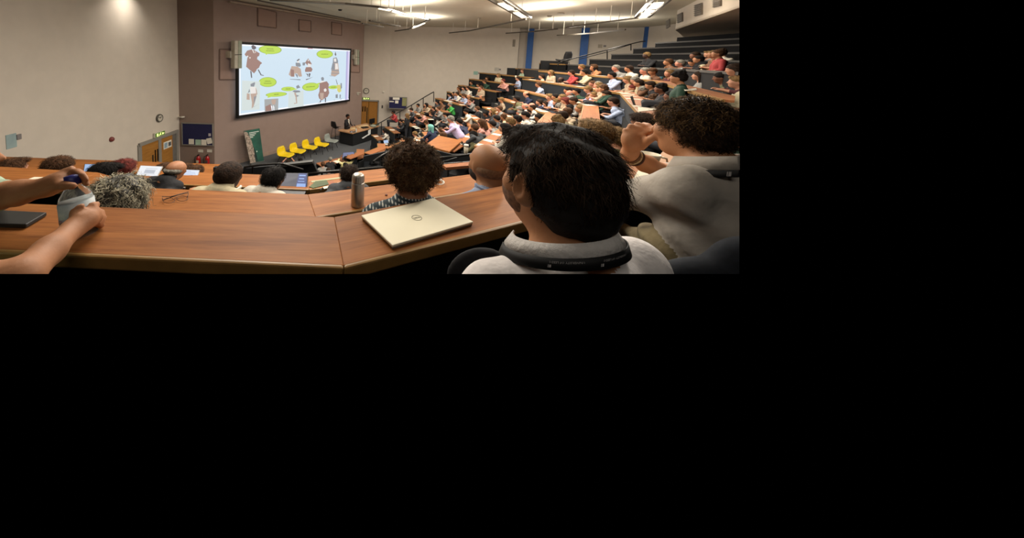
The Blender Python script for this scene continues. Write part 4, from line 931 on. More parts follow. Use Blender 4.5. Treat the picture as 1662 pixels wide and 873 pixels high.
def hair_sdf(style):
    f = SDF()
    if style in ('short', 'side', 'cap', 'curly', 'long', 'bun', 'pony'):
        f.ell((0, -.02, .035), (.088, .108, .092), 0, .02); f.ell((0, -.05, -.01), (.083, .075, .08), 0, .03)
        f.cut((0, .13, -.06), (.1, .1, .1), .012); f.cut((0, .05, -.1), (.12, .085, .095), .012)
    if style == 'side': f.ell((.02, .07, .085), (.05, .035, .025), 0, .03)
    if style == 'curly':
        for k in range(26):
            r = random.Random(k); a = r.uniform(0, 6.28); e = r.uniform(.0, 1.5)
            f.ell((.085 * math.cos(a) * math.cos(e), -.03 + .1 * math.sin(a) * math.cos(e), .045 + .085 * math.sin(e)), (.03, .03, .03), 0, .015)
        f.cut((0, .14, -.05), (.1, .08, .1), .01)
    if style == 'long':
        f.cap((0, -.07, .02), (0, -.1, -.2), .08, .06, 0, .03); 
        for s in (-1, 1): f.cap((s * .075, -.01, .02), (s * .085, -.02, -.17), .03, .025, 0, .03)
    if style == 'bun': f.ell((0, -.1, .09), (.045, .045, .04), 0, .015)
    if style == 'pony': f.cap((0, -.12, .04), (0, -.16, -.14), .03, .02, 0, .02)
    if style == 'fringe':                                   # ring of hair round a bald crown
        f.ell((0, -.03, -.01), (.087, .092, .05), 0, .02); f.cut((0, .08, .0), (.12, .09, .1), .01)
    return f
def hair_mesh(style, h=.012):
    key = ('hair', style)
    if key not in _protos:
        f = hair_sdf(style); v, q = surf(f, (-.16, -.24, -.28), (.16, .16, .19), h, lambda P: vnoise(P, 90, 3) * .003 * (2 if style == 'curly' else 1))
        me = bpy.data.meshes.new('hair_' + style); me.from_pydata(v.tolist(), [], q.tolist()); me.materials.append(HAIRM[0])
        me.polygons.foreach_set('use_smooth', [True] * len(me.polygons)); me.update(); _protos[key] = me
    return _protos[key]
def setmat(o, i, m): o.material_slots[i].link = 'OBJECT'; o.material_slots[i].material = m
def person(loc, yaw, top, hair, skin=0, pose='folded', style='short', label='', group='seated audience', sc_=1.0, fine=False, trousers=None, sz=.93, trim=False):
    me, hc = body_mesh(pose, fine)
    o = bpy.data.objects.new('person', me); C.objects.link(o); o.location = loc; o.rotation_euler.z = yaw; o.scale = (sc_, sc_, sc_ * sz)
    setmat(o, 0, SKIN[skin]); setmat(o, 1, cloth(top)); setmat(o, 2, trousers or JEANS)
    tag(o, label, 'person', group)
    if style != 'bald':
        h = bpy.data.objects.new('hair', hair_mesh(style)); C.objects.link(h); h.parent = o; h.location = hc; h.rotation_euler.x = -POSES[pose].get('nod', 0)
        setmat(h, 0, HAIRM[hair])
    if trim: trim_person(o)
    return o
_R0 = [Vector(ray(x, y)) for x, y in ((1200, 0), (1200, 445))]; NRIGHT = _R0[0].cross(_R0[1]).normalized()
if NRIGHT.x < 0: NRIGHT = -NRIGHT
_R1 = [Vector(ray(x, y)) for x, y in ((0, 444.5), (1200, 444.5))]; NDOWN = _R1[0].cross(_R1[1]).normalized()
if NDOWN.z > 0: NDOWN = -NDOWN
def cut_mesh(o, n):                                        # the figure is modelled only as far as the photograph shows it
    me = o.data.copy(); o.data = me; bm = bmesh.new(); bm.from_mesh(me)
    loc = Vector((0, 0, CAMZ)); M = o.matrix_basis if o.parent is None else o.parent.matrix_basis @ o.matrix_parent_inverse @ o.matrix_basis
    co = M.inverted() @ loc; nn = M.to_3x3().transposed() @ n
    r_ = bmesh.ops.bisect_plane(bm, geom=bm.verts[:] + bm.edges[:] + bm.faces[:], plane_co=co, plane_no=nn, clear_outer=True)
    bm.to_mesh(me); bm.free()
def trim_person(o):
    for q in [o] + list(o.children): cut_mesh(q, NRIGHT)
SCREEN_C = Vector((-3.6, 17.2, 0))
# every seated person: pixel of the head in the photograph, top, hair colour, skin, pose, hair style
PPL = '''
638 182 red 0 2 folded short|678 171 grey 0 1 folded short|691 170 beige 0 0 chin long|685 184.6 pink 3 0 writing short|711 176 grey 2 0 chin short|703 176 black 1 0 folded short|718 178 navy 4 0 hunch short
730 169 green 4 0 chin short|716 165 brown 2 1 folded short|709 166 dark_grey 0 0 back short|729 153.5 pale_blue 0 0 writing short|736 152 black 0 1 folded short|741.5 152 white 1 1 chin short|752 155 pale_blue 1 0 hunch short
744 143.5 brown 2 1 folded short|752 143 grey 0 0 folded side|759 143 white 1 0 folded short|731 193 lilac 4 4 hunch short|745 197 navy 0 0 hunch short|756 180.5 white 0 1 writing short|757 194 orange 3 1 hunch short|691 199 beige 2 1 writing curly
698 206 navy 6 0 folded long|740 209 white 0 1 folded bald|680 205 white 3 0 folded short|730.7 228 grey 2 1 hunch curly|719 220 white 2 1 writing side|666 226 black 0 2 folded short|673 227 dark_grey 0 1 folded short|694.6 228 black 0 4 folded fringe
750 215 olive 3 1 hunch side|673 217 beige 3 0 writing short|698 217 black 1 1 hunch short|650 196 dark_grey 0 0 hunch short|755 199 navy 1 0 back long|781 199 pink 2 0 writing long|799 201 grey 0 1 hunch short|818 207 white 0 0 folded long|817 190 cream 2 1 chin curly
798 184 grey 0 0 folded long|838.6 193 white 0 1 chin short|853 187 white 0 0 folded short|843 183 pale_blue 4 4 folded short|767.7 219 olive 0 1 writing short|828 198 beige 3 0 writing side|778.5 147 orange 3 1 folded fringe|780 142 beige 2 4 back short
764.7 134 dark_green 1 1 folded short|776 138 beige 1 1 folded side|790.5 127 brown 1 1 chin long|786 132 dark_green 2 1 hunch side|816 131 pink 5 0 chin short|764 163 grey 1 0 folded short|753 156 pale_blue 2 0 writing short|760.5 157 pink 3 1 writing fringe|740 152 pale_blue 4 0 folded short
799 180 dark_grey 3 0 folded long|828 180 cream 3 0 chin long|848 115 pale_green 2 0 folded side|873.5 137 pale_blue 2 1 folded short|852 172 white 4 4 folded fringe|862.7 171.5 white 4 4 chin fringe|843 177 cream 4 0 writing side|788 184.5 black 0 2 hunch short
910 129 cream 0 3 back fringe|926.6 118 red 1 4 folded short|948 117 cream 0 1 folded short|943.4 108.5 orange 3 1 folded side|962.7 110.5 brown 0 1 folded long|878.5 124 cream 1 0 back short|891.7 157 pale_blue 3 0 chin side|901 157 black 0 1 folded short|924 151 pale_blue 4 4 chin fringe
935 148 dark_green 0 1 folded side|920.6 146.5 grey 0 1 folded short|912 158 beige 3 1 folded short|903 166 beige 3 0 chin curly|917 163 brown 5 0 writing long|907 174 white 4 0 folded curly|886 168 purple 1 0 hunch long|898 180 brown 2 1 writing side|924 175 black 0 1 back long
863 174 dark_grey 1 1 folded short|852 186.5 white 0 0 writing short|860.4 182 grey 1 0 chin side|875 165.6 navy 1 0 back short|961.5 135.5 brown 2 4 folded short|970 136.7 pink 4 4 chin short|954 145 lilac 3 0 writing short|973.5 144 dark_green 3 0 folded curly|964 154 beige 3 1 chin short
973.5 159.5 dark_green 2 0 folded side|960 173 maroon 5 4 hunch side|957 158 orange 2 0 writing short|930 163 grey 1 1 writing short|940 176 beige 3 1 folded short|1049 89.5 black 3 3 folded short|1084 100.5 brown 2 1 chin short|999 110 grey 4 4 chin short|1020 111 white 1 1 folded short
1045.4 115 white 4 4 back short|1058.6 116 brown 2 1 writing side|1086 118.5 maroon 3 0 folded long|963.6 108.5 orange 2 1 folded side|992.5 122 pale_blue 0 1 folded short|1017.7 129 beige 3 0 writing long|1035.8 134.5 brown 1 1 folded short|1055 138 black 1 1 hunch side|1072 144 black 0 2 back curly
1030 130 cream 4 0 writing short|1027 143 orange 5 1 hunch short|1044 147.5 cream 4 1 writing curly|971 139 beige 3 4 folded short|979 144 dark_green 2 1 folded curly|984 153 brown 1 1 hunch side|1127.5 90 black 1 2 folded short|1150 88 grey 3 0 chin side|1157 88 brown 3 1 folded short
1164 87 red 2 1 back short|1170 85.5 white 1 0 folded curly|1133 96 cream 0 1 folded short|1124.5 101 black 0 1 writing short|1103 102.5 grey 4 4 folded short|1134 123 grey 1 0 back long|1100 126 dark_green 0 1 back curly|1112 118 black 0 1 hunch long|1170 126 olive 0 2 hunch short
1197 133 cream 3 0 back side|981 181 pale_blue 2 1 writing side|1061 161 grey 2 1 hunch curly|1089 156 black 0 2 back long|810 176 grey 2 0 chin short|806 192 dark_grey 0 1 writing side|873 190 white 0 1 hunch short|884 182 lilac 1 0 folded side|868 200 beige 2 0 folded long|890 196 dark_grey 2 1 hunch short
912 188 cream 1 0 writing side|935 190 grey 0 1 folded short|948 186 black 2 0 chin long|905 197 brown 3 1 writing curly|786 212 white 1 0 folded side|803 216 black 0 1 hunch short|770 207 dark_grey 2 1 writing short|715 211 beige 2 0 folded short|708 190 white 1 1 chin short|722 186 grey 0 0 writing short
1192 113 maroon 1 0 hunch long|1188 190 navy 2 4 folded side|699 183 brown 2 1 folded short|667 178 dark_grey 1 0 hunch short|774 176 black 2 0 back short|838 160 olive 0 2 chin short|560 268 black 0 1 folded short
'''
ROWS = []
for k in range(1, 17):
    P = row_centre(k)
    for i in range(len(P) - 1): ROWS.append(('centre block', k, P[i], P[i + 1]))
for k in range(1, 13):
    P = row_far(k); ROWS.append(('far wing', k, P[0], P[1]))
def seat_hit(x, y):
    best = None; r = ray(x, y)
    for nm, k, a, b in ROWS:
        t = (b - a).normalized(); n = -Vector((t.y, -t.x, 0))
        if n.dot(a - S) < 0: n = -n
        a2 = a + n * .6; b2 = b + n * .6
        den = n.x * r[0] + n.y * r[1]
        if abs(den) < 1e-6: continue
        tt = n.dot(a2) / den
        if tt <= 0: continue
        p = Vector((r[0] * tt, r[1] * tt, CAMZ + r[2] * tt)); u = (p - a2).to_2d().dot(t.to_2d()); L = (b2 - a2).length
        pen = max(0, -u, u - L)
        dz = p.z - (zrow(k) + .34); score = abs(dz) + pen * .6
        if best is None or score < best[0]: best = (score, p, nm, k, n, u / L, dz)
    return best
SEATED = []
for row in PPL.replace('\n', '|').split('|'):
    if not row.strip(): continue
    x, y, top, hr, sk, pose, style = row.split(); x = float(x); y = float(y)
    b = seat_hit(x, y); SEATED.append((b, x, y, top.replace('_', ' '), int(hr), int(sk), pose, style))
_fr = random.Random(21)
_tops = ['white', 'grey', 'dark grey', 'black', 'navy', 'beige', 'pale blue', 'cream', 'brown', 'olive', 'lilac', 'black', 'dark grey']
for nm, k, a, b in ROWS:
    if nm == 'centre block' and not 3 <= k <= 10: continue
    if nm == 'far wing' and not 1 <= k <= 9: continue
    t = (b - a).normalized(); n = -Vector((t.y, -t.x, 0))
    if n.dot(a - S) < 0: n = -n
    L = (b - a).length; n3 = nm == 'centre block' and abs(t.x) > .2; u = .45
    while u < L - .3:
        pos = a + t * u + n * .6 + Vector((0, 0, zrow(k) + .34 + _fr.uniform(-.05, .05))); u += _fr.uniform(.62, .8)
        if n3 and (u > L * (.45 if k >= 7 else .12)): continue
        if _fr.random() > (.8 if nm == 'centre block' else .6): continue
        if any((s_[0][1] - pos).length < .52 for s_ in SEATED) or len(SEATED) > 265: continue
        w_ = Vector((pos.x, pos.y, pos.z - CAMZ)); c_ = np.array([w_.x, w_.y, w_.z]); cc_ = c_[0] * _rt + c_[1] * _fw - c_[2] * _D
        X_ = _CX + _F * cc_[0] / cc_[2]; Y_ = _CY + _F * cc_[1] / cc_[2]
        SEATED.append(((0, pos, nm, k, n, u / L, 0), X_, Y_, _fr.choice(_tops), _fr.choice([0, 0, 1, 1, 2, 2, 3, 4]), _fr.choice([0, 0, 1, 1, 2, 4]), _fr.choice(['folded', 'writing', 'chin', 'hunch', 'back']), _fr.choice(['short', 'short', 'side', 'long', 'curly', 'fringe'])))
BYROW = {}
for s in SEATED: BYROW.setdefault((s[0][2], s[0][3]), []).append(s)
_rnd = random.Random(5); _seen = {}
for key, L in BYROW.items():
    L.sort(key=lambda s: s[1])
    for j, (b, x, y, top, hr, sk, pose, style) in enumerate(L):
        sc, p, nm, k, n, u, dz = b
        to = SCREEN_C - p; to.z = 0; fwd = (to.normalized() * .7 + (-n) * .5).normalized(); yaw = math.atan2(-fwd.x, fwd.y) + _rnd.uniform(-.25, .25)
        hc = body_mesh(pose, False)[1]; s_ = 1.05; sz = .84
        off_ = Matrix.Rotation(yaw, 3, 'Z') @ Vector((hc[0] * s_, hc[1] * s_, 0)); loc = Vector((p.x - off_.x, p.y - off_.y, p.z - (hc[2]) * s_ * sz))
        rowname = 'row %s of the %s' % (['one', 'two', 'three', 'four', 'five', 'six', 'seven', 'eight', 'nine', 'ten', 'eleven', 'twelve', 'thirteen', 'fourteen', 'fifteen', 'sixteen'][k - 1], nm)
        hn = 'bald' if style == 'bald' else ('balding' if style == 'fringe' else HN[hr])
        lab = '%s person in %s top, %s from left in %s' % (hn, top, ORD[j], rowname)
        near = p.y < 9.5
        o = person(loc, yaw, top, hr, sk, pose, style, lab, 'audience seated in the ' + nm, s_, near, sz=sz, trim=x > 1150)
# ------------------------------------------------------------------ people of the near wing and foreground
def strands(name, base, mat_, parent, n, ln, wd, crown, seed=1, curl=0.0, lift=.15, droop=.3, keep=None, lenf=None, back=None):
    rs = np.random.RandomState(seed); me = base.data; nv = len(me.vertices)
    co = np.empty(nv * 3); me.vertices.foreach_get('co', co); co = co.reshape(-1, 3)
    no = np.empty(nv * 3); me.vertices.foreach_get('normal', no); no = no.reshape(-1, 3)
    I = rs.randint(0, nv, n * 3)
    if keep is not None: I = I[keep(co[I])]
    I = I[:n]; n = len(I); p = co[I]; N_ = no[I]; c = np.array(crown, float)
    d = p - c; d -= (d * N_).sum(1)[:, None] * N_; d /= np.linalg.norm(d, axis=1)[:, None] + 1e-6
    d = d + rs.randn(n, 3) * .35; d -= (d * N_).sum(1)[:, None] * N_ * .8; d /= np.linalg.norm(d, axis=1)[:, None] + 1e-6
    K = 7; L = ln * rs.uniform(.6, 1.3, n)[:, None]
    if lenf is not None: L = L * lenf(p)[:, None]
    if back is not None:
        d = d + np.array(back); d -= (d * N_).sum(1)[:, None] * N_; d /= np.linalg.norm(d, axis=1)[:, None] + 1e-6
    ph = rs.rand(n)[:, None] * 6.28; side = np.cross(d, N_); V = np.zeros((n, K, 2, 3))
    for k in range(K):
        t = k / (K - 1); q = p - N_ * .004 + d * L * t + N_ * (lift * L * np.sin(t * 2.4)) - np.array([0, 0, 1]) * droop * L * t * t
        if curl: q = q + (side * np.sin(ph + t * 9) + N_ * (np.cos(ph + t * 9) * .5 + .5)) * curl * min(1, t * 2.5)
        w = wd * (1 - t * .75) * rs.uniform(.8, 1.2, n)[:, None]
        V[:, k, 0] = q - side * w / 2; V[:, k, 1] = q + side * w / 2
    V = V.reshape(-1, 3); b = np.arange(n)[:, None] * K * 2 + np.arange(K - 1)[None, :] * 2; b = b.reshape(-1)
    Fq = np.stack([b, b + 1, b + 3, b + 2], 1)
    o = mobj(name, V, Fq, mat_, parent, smooth=True); o['kind'] = 'stuff'; return o
def world_person(f, lo, hi, h, mats, label, base, group=None, noise=None, cat='person'):
    o = sdf_obj('person', f, lo, hi, h, mats, None, noise)
    return tag(o, label, cat, group)
def Lf(hc, yaw):
    M = rotz(yaw)
    return lambda x, y, z: np.array(hc) + M @ np.array((x, y, z))
def arr(v): return np.array(v, float)
# --- generic near sitter whose head sits where the photograph shows it
def sitter(x, y, Y, yaw, scale, top, hair, skin, pose, style, label, hs=None, sz=.76, group='audience seated in the near wing', fine=True):
    p = ony(x, y, Y); hc = body_mesh(pose, fine)[1]; o_ = Matrix.Rotation(yaw, 3, 'Z') @ Vector((hc[0] * scale, hc[1] * scale, 0))
    o = person(Vector((p.x - o_.x, p.y - o_.y, p.z - hc[2] * scale * sz)), yaw, top, hair, skin, pose, style, label, group, scale, fine, sz=sz)
    if fine and style not in ('bald', 'fringe', 'cap') and Y < 4.2:
        h = o.children[0]; key = ('locks', style)
        if key not in _protos:
            l = strands('hair_locks', h, HAIRM[0], None, 1500, .032, .004, (0, -.02, .13), 4, .007, .4, .1); _protos[key] = l.data; l.parent = h; q = l
        else:
            q = bpy.data.objects.new('hair_locks', _protos[key]); C.objects.link(q); q.parent = h
        q['kind'] = 'stuff'; setmat(q, 0, HAIRM[hair])
    return o
# front benches near the stage and standing people
def standing_mesh():
    f = SDF()
    for s in (-1, 1):
        f.cap((s * .07, 0, .95), (s * .08, 0, 1.2), .12, .12, 1, .06); f.cap((s * .08, 0, 1.2), (s * .13, 0, 1.35), .11, .075, 1, .05)
        f.cap((s * .08, 0, .92), (s * .1, 0, .5), .09, .065, 2, .03); f.cap((s * .1, 0, .5), (s * .1, -.02, .08), .06, .045, 2, .02); f.cap((s * .1, -.02, .05), (s * .11, .13, .04), .045, .035, 2, .02)
    f.cap((-.15, 0, 1.4), (.15, 0, 1.4), .065, .065, 1, .04); f.cap((0, 0, 1.44), (0, .02, 1.55), .06, .05, 0, .02)
    for s, e, h_ in ((1, (.3, .12, 1.15), (.34, .36, 1.25)), (-1, (-.28, .04, 1.12), (-.14, .25, 1.05))):
        f.cap((s * .19, 0, 1.39), e, .056, .045, 1, .03); f.cap(e, np.array(e) * .2 + np.array(h_) * .8, .042, .032, 1, .02); f.ell(h_, (.035, .045, .025), 0, .02)
        for j in range(4): f.cap(h_, np.array(h_) + (.0 + (j - 1.5) * .018, .07, .01), .009, .007, 0, .006)
    f.cap((0, .1, 1.1), (0, .085, 1.42), .035, .045, 3, .01)                     # shirt front between the lapels
    hc = np.array([0, .03, 1.63]); head_sdf(f, hc)
    v, q = surf(f, (-.42, -.2, 0), (.45, .5, 1.8), .022); g = f.group(v[q].mean(1))
    me = bpy.data.meshes.new('standing_body'); me.from_pydata(v.tolist(), [], q.tolist())
    for m in (SKIN[0], cloth('black'), JEANS, cloth('white')): me.materials.append(m)
    me.polygons.foreach_set('material_index', g); me.polygons.foreach_set('use_smooth', [True] * len(me.polygons)); me.update(); return me, hc
STM, SHC = standing_mesh()
def stander(x, y, Y, yaw, s, hair, skin, label, front, style='short'):
    p = ony(x, y, Y); o = bpy.data.objects.new('person', STM); C.objects.link(o); o.scale = (s, s, s * .9); o.rotation_euler.z = yaw
    o.location = (p.x, p.y, p.z - SHC[2] * s * .9); setmat(o, 0, SKIN[skin]); setmat(o, 3, cloth(front)); tag(o, label, 'person')
    h = bpy.data.objects.new('hair', hair_mesh(style)); C.objects.link(h); h.parent = o; h.location = SHC; setmat(h, 0, HAIRM[hair]); return o
sp_ = stander(564, 188.5, 18.15, R(-115), 1.2, 0, 2, 'presenter in dark suit and white shirt standing behind the long desk', 'white')
stander(661, 187, 15.6, R(70), 1.0, 3, 0, 'blond person in black standing by the side steps', 'black', 'long')
for (x, y, Y, s, top, hr, sk, po, st_, l) in [
    (561, 257, 12.6, 1.1, 'yellow', 0, 2, 'raised', 'short', 'person in pale yellow raising a phone with both arms'),
    (468, 262, 11.4, .95, 'maroon', 1, 0, 'raised', 'short', 'person in maroon holding a phone before the yellow chairs'),
    (488, 260, 11.6, .95, 'black', 0, 1, 'hunch', 'short', 'black-haired hunched person before the third yellow chair'),
    (536, 258, 12.4, .95, 'black', 4, 0, 'hunch', 'side', 'grey-haired person in black left of the raised phone'),
    (524, 266, 11.2, .95, 'grey', 2, 0, 'folded', 'short', 'brown-haired person in grey left of the front desk'),
    (533, 276, 10.2, .95, 'dark grey', 1, 0, 'back', 'short', 'dark-haired person in dark grey seen through the guard rail'),
    (605, 246, 12.6, .95, 'black', 0, 0, 'hunch', 'short', 'hunched dark-haired person at the front right bench'),
    (632, 236, 13.2, .95, 'dark grey', 1, 1, 'writing', 'short', 'person in dark grey at front bench by open laptop'),
    (652, 222, 14.2, .95, 'black', 0, 1, 'hunch', 'short', 'person in black at the front desk beside side steps')]:
    sitter(x, y, Y, R(12), s, top, hr, sk, po, st_, l, fine=False, group='front bench audience')
# left block of the near wing
sitter(97, 270, 2.62, R(-38), .97, 'black', 2, 0, 'slump', 'short', 'brown-haired person in black left of blue screened laptop')
sitter(22, 272, 2.75, R(-12), .95, 'dark grey', 2, 0, 'folded', 'side', 'brown-haired person sitting against the left wall')
sitter(170, 281, 2.55, R(-30), 1.0, 'black', 0, 0, 'slump', 'side', 'person in black hood slumped behind blue screened laptop')
sitter(203, 273, 2.9, R(-28), 1.0, 'black', 5, 1, 'hunch', 'long', 'auburn-haired person bent forward beside the black hood')
sitter(268, 276, 3.3, R(-10), .88, 'black', 2, 0, 'hunch', 'short', 'brown-haired person between the two white laptops')
sitter(286, 275, 2.66, R(-16), .93, 'black', 4, 1, 'slump', 'fringe', 'bald man in black jacket typing at small white laptop')
sitter(303, 276, 3.75, R(-6), .95, 'grey', 2, 0, 'folded', 'short', 'brown-haired person behind small white laptop, left one')
sitter(319, 279, 3.5, R(-4), .88, 'dark grey', 2, 0, 'chin', 'short', 'brown-haired person behind small white laptop, hand raised')
sitter(373, 284, 2.3, R(-6), 1.12, 'cream', 1, 3, 'slump', 'cap', 'black-haired man in cream shirt with white neckband headphones')
sitter(445, 289, 2.45, R(-18), .98, 'white', 0, 1, 'slump', 'short', 'black-haired person in white beside blue screened dark laptop')
sitter(567, 283, 2.62, R(2), .9, 'dark grey', 1, 2, 'slump', 'short', 'dark-haired person left of the steel flask top')
# white neckband headphones of the man in the cream shirt
c_ = ony(369, 303, 2.2); hp = MB().tube([(c_.x + .1 * math.cos(a), c_.y + .07 * math.sin(a), c_.z + .01 * math.sin(a)) for a in np.linspace(R(170), R(370), 14)], .011, 8).build('neckband_headphones', WHITEP, None, True)
tag(hp, 'white neckband headphones around neck of cream shirted man', 'headphones')

# --- curly haired man right of the flask
hc = arr(ony(667, 270, 1.38)); f = SDF(); yaw = R(6); T_ = Lf(hc, yaw); M = rotz(yaw) @ rotx(-.15)
head_sdf(f, hc, M)
f.cap(T_(0, -.03, -.06), T_(0, -.06, -.17), .056, .06, 0, .03)
for s in (-1, 1): f.cap(T_(0, -.07, -.18), T_(s * .17, -.06, -.22), .075, .065, 1, .05); f.cap(T_(s * .19, -.05, -.25), T_(s * .24, .12, -.44), .055, .045, 1, .03); f.cap(T_(s * .24, .12, -.44), T_(s * .06, .3, -.42), .04, .032, 0, .02); f.ell(T_(s * .03, .32, -.42), (.04, .045, .03), 0, .02)
f.ell(T_(0, -.04, -.42), (.19, .12, .25), 1, .06)
PLAID = bpy.data.materials.new('plaid_shirt'); PLAID.use_nodes = True; nt = PLAID.node_tree
tc = nt.nodes.new('ShaderNodeTexCoord'); b_ = nt.nodes['Principled BSDF']; b_.inputs['Roughness'].default_value = .9
w1 = nt.nodes.new('ShaderNodeTexWave'); w1.inputs['Scale'].default_value = 22; w1.bands_direction = 'X'; w2 = nt.nodes.new('ShaderNodeTexWave'); w2.inputs['Scale'].default_value = 22; w2.bands_direction = 'Z'
mx = nt.nodes.new('ShaderNodeMath'); mx.operation = 'MULTIPLY'; rp = nt.nodes.new('ShaderNodeValToRGB'); rp.color_ramp.interpolation = 'CONSTANT'
rp.color_ramp.elements[0].color = lin('26343a'); e_ = rp.color_ramp.elements.new(.25); e_.color = lin('6f7a7c'); rp.color_ramp.elements[-1].position = .6; rp.color_ramp.elements[-1].color = lin('c9c6bb')
for w_ in (w1, w2): nt.links.new(tc.outputs['Object'], w_.inputs['Vector'])
nt.links.new(w1.outputs['Fac'], mx.inputs[0]); nt.links.new(w2.outputs['Fac'], mx.inputs[1]); nt.links.new(mx.outputs[0], rp.inputs[0]); nt.links.new(rp.outputs[0], b_.inputs['Base Color'])
cur = world_person(f, hc - .62, hc + (.42, .45, .2), .009, [SKIN[1], PLAID], 'curly brown-haired man in plaid shirt right of steel flask', hc)
col = MB(); ring = [(T_(.085 * math.cos(a), -.055 + .075 * math.sin(a), -.155)) for a in np.linspace(R(150), R(390), 20)]
for a, b in zip(ring, ring[1:]): col.bar(Vector(a), Vector(b), .012, .042)
col.build('shirt_collar', PLAID, cur)
fh = SDF(); fh.ell(T_(0, -.025, .03), (.124, .13, .088), 0, .02); fh.ell(T_(0, -.05, -.015), (.105, .085, .07), 0, .03); fh.cut(T_(0, .14, -.06), (.12, .1, .1), .01); fh.cut(T_(0, .05, -.12), (.13, .09, .08), .01); fh.cut(T_(0, -.05, -.14), (.14, .12, .06), .02)
ch0 = sdf_obj('hair', fh, hc - .2, hc + .2, .007, [HAIRM[2]], cur, lambda P: vnoise(P, 110, 4) * .016 + vnoise(P, 230, 5) * .004)
CURL = [mat('curl_brown', '463729', .9, var=.35, scale=60, spec=.12), mat('curl_light', '6a563f', .9, var=.3, scale=60, spec=.12)]
strands('curls', ch0, CURL[0], ch0, 2600, .024, .0042, T_(0, -.03, .14), 2, .008, .35, .1)
strands('curls', ch0, CURL[1], ch0, 800, .024, .0035, T_(0, -.03, .14), 3, .009, .4, .1)

# --- bald man in pale blue shirt
hc = arr(ony(789, 266, 1.62)); yaw = R(20); T_ = Lf(hc, yaw); M = rotz(yaw); f = SDF(); head_sdf(f, hc, M * 1.0)
f.ell(T_(0, -.02, .02), (.086, .1, .088), 0, .02, M)
f.cap(T_(0, -.03, -.06), T_(0, -.06, -.17), .06, .066, 0, .03)
for s in (-1, 1): f.cap(T_(0, -.07, -.165), T_(s * .18, -.06, -.195), .075, .065, 1, .05); f.cap(T_(s * .2, -.05, -.26), T_(s * .25, .1, -.44), .055, .045, 1, .03); f.cap(T_(s * .25, .1, -.44), T_(s * .07, .28, -.42), .04, .032, 0, .02); f.ell(T_(s * .04, .3, -.42), (.04, .045, .03), 0, .02)
f.ell(T_(0, -.04, -.40), (.2, .13, .25), 1, .06)
PB_ = mat('pale_blue_shirt', '8f9bb3', .85, var=.06, scale=15, bump=.2, bscale=30)
bald = world_person(f, hc - .64, hc + (.45, .45, .2), .009, [skinm('skin_bald', 'a87752'), PB_], 'bald bearded man in pale blue shirt left of foreground head', hc)
fb_ = SDF(); fb_.ell(T_(0, .03, -.06), (.07, .072, .055), 0, .02, M); fb_.cut(T_(0, .06, .015), (.12, .12, .05), .01)
sdf_obj('beard', fb_, hc - .15, hc + .15, .006, [mat('beard_dark', '2b211a', .8, var=.3, scale=60)], bald)
fs_ = SDF(); fs_.ell(T_(0, -.035, -.012), (.088, .088, .055), 0, .02, M); fs_.cut(T_(0, .07, 0), (.12, .09, .1), .01)
sdf_obj('stubble_hair', fs_, hc - .15, hc + .15, .006, [mat('stubble', '86654b', .8, var=.2, scale=80)], bald)
col = MB(); ring = [(T_(.088 * math.cos(a), -.055 + .08 * math.sin(a), -.115)) for a in np.linspace(R(150), R(390), 20)]
for a, b in zip(ring, ring[1:]): col.bar(Vector(a), Vector(b), .012, .04)
col.build('shirt_collar', PB_, bald)
# --- grey haired man, only hair above the desk edge
hc = arr(ony(198, 327, 1.42)); yaw = R(-14); T_ = Lf(hc, yaw); M = rotz(yaw); f = SDF(); head_sdf(f, hc, M)
f.cap(T_(0, -.03, -.06), T_(0, -.06, -.17), .056, .06, 0, .03)
for s in (-1, 1): f.cap(T_(0, -.07, -.2), T_(s * .15, -.06, -.24), .07, .06, 1, .05)
f.ell(T_(0, -.04, -.38), (.16, .1, .22), 1, .06)
gm = world_person(f, hc - .6, hc + (.3, .3, .2), .011, [SKIN[0], cloth('navy')], 'grey curly-haired man half hidden by the foreground desk edge', hc)
fh = SDF(); fh.ell(T_(0, -.02, .035), (.118, .128, .098), 0, .02); fh.ell(T_(0, -.04, -.02), (.12, .1, .09), 0, .03); fh.cut(T_(0, .15, -.06), (.12, .1, .1), .01)
gh = sdf_obj('hair', fh, hc - .22, hc + .22, .007, [mat('grey_hair_under', '34312a', .6, var=.3, scale=40)], gm, lambda P: vnoise(P, 80, 7) * .012)
strands('grey_locks', gh, mat('grey_lock', '827c6a', .7, var=.4, scale=30, spec=.2), gh, 1700, .055, .0062, T_(0.01, .0, .14), 5, .010, .05, .08)
strands('grey_locks', gh, mat('pale_lock', 'b3ab93', .7, var=.3, scale=30, spec=.2), gh, 600, .058, .005, T_(0.01, .0, .14), 6, .012, .08, .08)

# --- man in white polo shirt in the foreground
hc = arr(ony(897, 287, .60)); yaw = R(20); T0_ = Lf(hc, yaw); ZS = .90
T_ = lambda x, y, z: T0_(x, y, z * ZS); M = rotz(yaw) @ rotx(-.10)
f = SDF(); head_sdf(f, hc, M)
for s in (-1, 1): f.ell(T_(s * .088, -.012, -.012), (.012, .024, .034), 0, .006, M @ rotz(-s * .45)); f.cut(T_(s * .1, -.004, -.008), (.008, .012, .02), .004, M @ rotz(-s * .45))
f.cap(T_(0, -.02, -.05), T_(.005, -.05, -.17), .060, .066, 0, .03)
TB = Lf(hc, R(8))
for s in (-1, 1):
    f.cap(TB(s * .02, -.065, -.175), TB(s * .15, -.06, -.195 if s < 0 else -.165), .05, .055, 1, .04)
    f.cap(TB(s * .16, -.06, -.225), TB(s * .22, .08, -.38), .06, .05, 1, .03)
f.ell(TB(0, -.06, -.31), (.19, .11, .15), 1, .06)
f.cap(TB(-.06, -.1, -.18), TB(.06, -.1, -.178), .045, .045, 1, .03)
